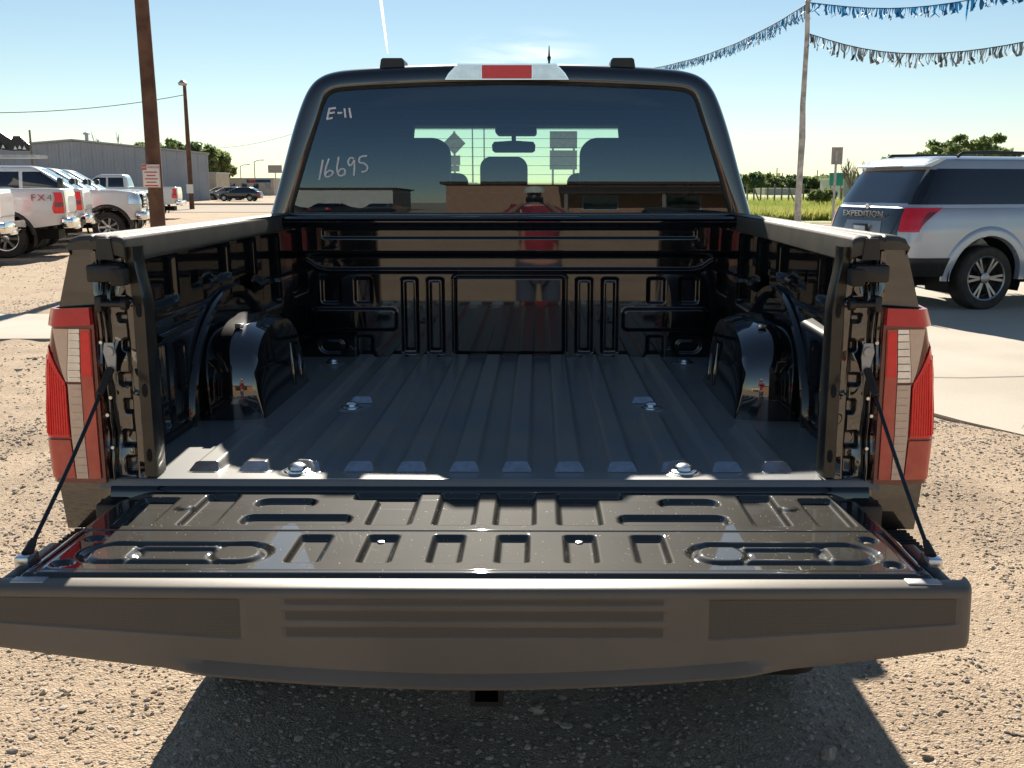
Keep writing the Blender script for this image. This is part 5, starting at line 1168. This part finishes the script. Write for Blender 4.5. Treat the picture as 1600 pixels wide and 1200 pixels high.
# ================================================================== trees
def tree(name, px, yt, yb, D, wpx, lm, label, group, seed, leaves=2600, bare=False, ls=.30, kind='tree'):
    r = random.Random(seed); x, y = at(px, D); H_ = zat(yt, D); zb_ = max(.2, zat(yb, D)); wr = wpx / 1600 * D / 2
    t = thing(name, (x, y, -.05), label, kind, 0, group); mb = MB(); tips = []; yb = yb
    def limb(p, d, L_, rad, dep):
        pts = [p]; q = p.copy(); dd = d.copy()
        for k in range(3):
            dd = (dd + Vector((r.gauss(0, .14), r.gauss(0, .14), r.gauss(.03, .08)))).normalized(); q = q + dd * L_ / 3; pts.append(q)
        mb.tube(pts, [rad, rad * .85, rad * .7, rad * .5], 5 if dep else 8, cap=False)
        if dep >= (4 if bare else 3): tips.append(q); return
        for k in range(r.choice((2, 3, 3)) if not bare else 3):
            e = (dd + Vector((r.gauss(0, .55), r.gauss(0, .55), r.gauss(.12, .35)))).normalized(); limb(pts[r.choice((1, 2, 3)) if k else 3], e, L_ * r.uniform(.6, .85), rad * (.66 if bare else .58), dep + 1)
        tips.append(q)
    hT = max(.8, min(zb_ + .3, H_ * .45)); limb(Vector((0, 0, 0)), Vector((0, 0, 1)), hT, max(.07, H_ * (.07 if bare else .026)), 0)
    for k in range(4): a = k * PI / 2 + r.random(); limb(Vector((0, 0, hT * .9)), Vector((math.cos(a) * .8, math.sin(a) * .8, .9)).normalized(), (H_ - hT) * .42, H_ * (.03 if bare else .014), 2 if not bare else 1)
    tp = np.array([v[:] for v in tips]); sc = np.array([wr / (np.abs(tp[:, :2]).max() + .01) * .85] * 2 + [H_ / (tp[:, 2].max() + .01) * .95])
    V = np.array(mb.V); V *= sc; tp = tp * sc; mb.V = [tuple(v) for v in V]
    mb.build('trunk', M['twig' if bare else 'bark'], t, 60, fix=False)
    if not bare:
        g_ = np.random.default_rng(seed); cl = []
        # clumps over an uneven crown
        nc = 34; u = g_.normal(size=(nc, 3)); u /= np.linalg.norm(u, axis=1)[:, None]; rad = g_.uniform(.35, .95, nc)[:, None]
        C_ = np.array([0, 0, (H_ + zb_) / 2]) + u * rad * np.array([wr, wr, (H_ - zb_) / 2]) * .88; C_ = np.r_[C_, tp[g_.integers(0, len(tp), 14)]]
        cr = g_.uniform(.16, .34, len(C_)) * min(wr, (H_ - zb_) / 2) * 1.15
        k = g_.integers(0, len(C_), leaves); o = g_.normal(size=(leaves, 3)); o /= np.linalg.norm(o, axis=1)[:, None]; o *= g_.random(leaves)[:, None] ** .4
        Pc = C_[k] + o * cr[k][:, None] * np.array([1.15, 1.15, .85]); Pc = Pc[(Pc[:, 2] > .1)]; m_ = len(Pc)
        a = g_.normal(size=(m_, 3)); a /= np.linalg.norm(a, axis=1)[:, None]; b = np.cross(a, g_.normal(size=(m_, 3))); b /= np.linalg.norm(b, axis=1)[:, None]
        s_ = (g_.uniform(.5, 1.2, m_) * ls)[:, None]; V = np.stack([Pc - a * s_, Pc + b * s_ * .5, Pc + a * s_, Pc - b * s_ * .5], 1).reshape(-1, 3)
        npmesh('crown', V, np.arange(4 * m_).reshape(m_, 4), M[lm], t, None)
    return t
GL, GR = 'trees behind the steel building', 'trees along the far side of the field'
for i, (px, yt, yb, w, lm, lb) in enumerate(((222, 222, 262, 46, 'leaf2', 'leftmost green tree behind the steel building, left of the wooden pole'), (258, 214, 262, 60, 'leaf1', 'broad green tree over the steel building roof right of the wooden pole'), (296, 213, 268, 56, 'leaf2', 'tallest green tree behind the thin lamp pole'), (328, 222, 278, 50, 'leaf1', 'green tree at the right end of the steel building'), (348, 232, 284, 40, 'leaf3', 'pale rightmost green tree beside the steel building, above the far cars'))):
    tree('leafy_tree', px, yt, yb, 150 + i * 3, w, lm, lb, GL, 30 + i, 3000, ls=.42)
tree('bare_tree', 172, 199, 240, 140, 66, None, 'bare leafless tree behind the steel building roof', None, 41, bare=True)
for i, (px, yt, yb, w, lm, lb) in enumerate(((1178, 265, 304, 54, 'leaf2', 'dark round tree next to the truck cab across the field'), (1208, 276, 304, 52, 'leaf1', 'low green tree between the dark round tree and the shed'), (1240, 271, 305, 62, 'leaf2', 'broad tree left of the white pole across the field'), (1268, 276, 305, 52, 'leaf1', 'tree right of the white pole across the field'), (1296, 279, 305, 48, 'leaf2', 'tree behind the green guide sign'), (1150, 272, 300, 40, 'leaf1', 'tree half hidden by the truck cab across the field'))):
    tree('field_tree', px, yt, yb, 195 + i * 4, w, lm, lb, GR, 50 + i, 2200, ls=.5)
n = 9000; px_ = r_.uniform(1120, 1345, n); dd_ = r_.uniform(205, 250, n); xy = np.array([at(a, b, 1.) for a, b in zip(px_, dd_)])
hh = 1.2 + 3.6 * (.35 * vnoise(xy[:, 0], xy[:, 1], .09, 31) + .65 * vnoise(xy[:, 0], xy[:, 1], .25, 32)); Pc = np.stack([xy[:, 0], xy[:, 1], hh * r_.random(n) ** .6], -1)
a = r_.normal(size=(n, 3)); a /= np.linalg.norm(a, axis=1)[:, None]; b = np.cross(a, r_.normal(size=(n, 3))); b /= np.linalg.norm(b, axis=1)[:, None]; s_ = r_.uniform(.3, .8, n)[:, None]
tag(npmesh('undergrowth', np.stack([Pc - a * s_, Pc + b * s_ * .6, Pc + a * s_, Pc - b * s_ * .6], 1).reshape(-1, 3), np.arange(4 * n).reshape(n, 4), M['leaf1'], smooth=None), kind='stuff')
tree('pale_bush', 1283, 291, 326, 76, 50, 'leaf3', 'pale yellow green bush by the fence left of the SUV', None, 61, 2200, ls=.17, kind='bush')
tree('leafy_tree', 1492, 209, 262, 72, 150, 'leaf1', 'spreading leafy tree rising over the SUV roof', None, 62, 4200, ls=.20)
tree('leafy_tree', 1387, 243, 275, 92, 44, 'leaf1', 'small green tree top just over the rear of the SUV roof', None, 63, 1800, ls=.25)
tree('leafy_tree', 1560, 222, 262, 80, 60, 'leaf1', 'small leafy tree top over the middle of the SUV roof', None, 66, 1800, ls=.2)
tree('bare_tree', 1330, 241, 285, 110, 46, None, 'bare grey tree left of the SUV, behind the street sign', 'bare trees by the SUV', 64, bare=True)
tree('bare_tree', 1350, 246, 285, 118, 40, None, 'bare grey tree touching the SUV roof edge', 'bare trees by the SUV', 65, bare=True)

# ================================================================== high thin cloud and contrail
def cloudmat(name, sc, den, thr):
    m = bpy.data.materials.new(name); m.use_nodes = True; n = m.node_tree.nodes; l = m.node_tree.links; n.clear()
    o = n.new('ShaderNodeOutputMaterial'); tr = n.new('ShaderNodeBsdfTransparent'); d = n.new('ShaderNodeBsdfTranslucent'); d.inputs[0].default_value = (.95, .96, 1, 1)
    tc = n.new('ShaderNodeTexCoord'); mp = n.new('ShaderNodeMapping'); mp.inputs['Scale'].default_value = sc; nz = n.new('ShaderNodeTexNoise'); nz.inputs['Scale'].default_value = 1; nz.inputs['Detail'].default_value = 9; nz.inputs['Distortion'].default_value = .6
    l.new(tc.outputs['Object'], mp.inputs[0]); l.new(mp.outputs[0], nz.inputs[0])
    r = n.new('ShaderNodeValToRGB'); r.color_ramp.elements[0].position = thr; r.color_ramp.elements[1].position = thr + .25; l.new(nz.outputs[0], r.inputs[0])
    # fade to the sheet's rim
    gr = n.new('ShaderNodeTexGradient'); gr.gradient_type = 'SPHERICAL'; m2 = n.new('ShaderNodeMapping'); m2.inputs['Scale'].default_value = (1, 1, 1); l.new(tc.outputs['Object'], m2.inputs[0]); l.new(m2.outputs[0], gr.inputs[0])
    mu = n.new('ShaderNodeMath'); mu.operation = 'MULTIPLY'; l.new(r.outputs[0], mu.inputs[0]); l.new(gr.outputs[0], mu.inputs[1]); m3 = n.new('ShaderNodeMath'); m3.operation = 'MULTIPLY'; m3.inputs[1].default_value = den; l.new(mu.outputs[0], m3.inputs[0])
    mx = n.new('ShaderNodeMixShader'); l.new(m3.outputs[0], mx.inputs[0]); l.new(tr.outputs[0], mx.inputs[1]); l.new(d.outputs[0], mx.inputs[2]); l.new(mx.outputs[0], o.inputs[0]); return m
zc = 1180; cx_, cy_ = at(826, 10300, zc)
o = mesh('cirrus_cloud', [(math.cos(k * PI / 16), math.sin(k * PI / 16), 0) for k in range(32)], [tuple(range(32))], cloudmat('thin_cirrus', (.9, 2.2, 1), .55, .40)); o.location = (cx_, cy_, zc); o.scale = (760, 2300, 1); tag(o, kind='stuff')
ct = cloudmat('contrail_ice', (1, 1, 1), 1, 0)
for nd in ct.node_tree.nodes:
    if nd.type == 'MATH': nd.inputs[1].default_value = .8; [ct.node_tree.links.remove(l_) for l_ in list(nd.inputs[0].links)]; nd.inputs[0].default_value = .9
a, b = Vector(at3(606, 84, 9000)), Vector(at3(591, -30, 9000))
tag(MB().tube([a, a.lerp(b, .15), a.lerp(b, .6), b], [3, 10, 13, 14], 8).build('contrail', ct, None, 60), kind='stuff')

# ================================================================== the photographer (mirrored in the paint and glass)
def skin(name, J, E_, m, parent=None, root=0, sub=1):
    me = bpy.data.meshes.new(name); me.from_pydata([j[:3] for j in J], E_, []); me.materials.append(m)
    o = link(bpy.data.objects.new(name, me), parent); mo = o.modifiers.new('skin', 'SKIN'); mo.use_smooth_shade = True
    for v, j in zip(me.skin_vertices[0].data, J): v.radius = (j[3], j[4] if len(j) > 4 else j[3])
    me.skin_vertices[0].data[root].use_root = True
    s_ = o.modifiers.new('sub', 'SUBSURF'); s_.levels = s_.render_levels = sub; return o
ph = thing('person', (.112, -2.80, 0), 'person in a maroon shirt and pale cap holding up a phone, mirrored in the truck', 'person')
J = [(0, 0, .95, .15, .11), (0, 0, 1.12, .14, .10), (0, 0, 1.32, .17, .11), (0, .01, 1.46, .06), (0, .04, 1.53, .06), (0, .05, 1.62, .085, .10), (0, .05, 1.70, .07, .085)]
E_ = [(0, 1), (1, 2), (2, 3), (3, 4), (4, 5), (5, 6)]
for s in (-1, 1):
    b = len(J); J += [(s * .18, 0, 1.40, .065), (s * .31, .12, 1.22, .048), (s * .12, .38, 1.46, .033), (s * .10, .42, 1.49, .034)]; E_ += [(2, b), (b, b + 1), (b + 1, b + 2), (b + 2, b + 3)]
    for k, (dx_, dz_) in enumerate(((-.03, .05), (-.035, .03), (-.035, .01), (-.03, -.01))): q = len(J); J += [(s * (.10 + dx_ * .6), .45, 1.49 + dz_, .009), (s * (.10 + dx_ * 1.6), .475, 1.49 + dz_, .008)]; E_ += [(b + 3, q), (q, q + 1)]
    q = len(J); J += [(s * .085, .43, 1.525, .010), (s * .06, .45, 1.54, .009)]; E_ += [(b + 3, q), (q, q + 1)]
    b = len(J); J += [(s * .10, 0, .88, .09), (s * .11, .02, .50, .06), (s * .12, -.02, .09, .042), (s * .13, .12, .035, .035)]; E_ += [(0, b), (b, b + 1), (b + 1, b + 2), (b + 2, b + 3)]
skin('body', J, E_, M['skin'], ph)
J = [(0, 0, .90, .175, .13), (0, 0, 1.12, .165, .125), (0, 0, 1.32, .19, .13), (0, 0, 1.42, .12, .10)]; E_ = [(0, 1), (1, 2), (2, 3)]
for s in (-1, 1): b = len(J); J += [(s * .185, 0, 1.39, .085), (s * .285, .09, 1.26, .072)]; E_ += [(2, b), (b, b + 1)]
skin('shirt', J, E_, M['maroon'], ph)
J = [(0, 0, .95, .16, .125)]; E_ = []
for s in (-1, 1): b = len(J); J += [(s * .10, 0, .86, .105), (s * .11, .02, .50, .08), (s * .12, -.01, .10, .07)]; E_ += [(0, b), (b, b + 1), (b + 1, b + 2)]
skin('trousers', J, E_, M['denim'], ph)
MB().lathe([(.112, 1.655), (.108, 1.70), (.085, 1.745), (.04, 1.77), (.002, 1.775)], (0, .045, 0), 'z', 20).build('cap', M['cream'], ph, 60)
MB().box(-.07, .07, .12, .23, 1.655, 1.667, .005).build('cap_peak', M['cream'], ph, 40)
MB().lathe([(.012, .155), (.016, .145), (.012, .12)], (0, 0, 1.605), 'y', 8).build('nose', M['skin'], ph, 60)
for s in (-1, 1):
    MB().box(s * .13 - .05, s * .13 + .05, -.09, .18, 0, .085, .03).build('shoe', M['plastic'], ph, 60)
    MB().lathe([(.002, .141), (.012, .139), (.012, .13)], (s * .034, 0, 1.635), 'y', 10).build('eye', M['lining'], ph, 60)
tag(MB().box(.112 - .08, .112 + .08, -2.285, -2.276, 1.50, 1.578, .003).build('phone', M['glossblk'], None, 40), 'black phone held up sideways by the person in maroon', 'phone')
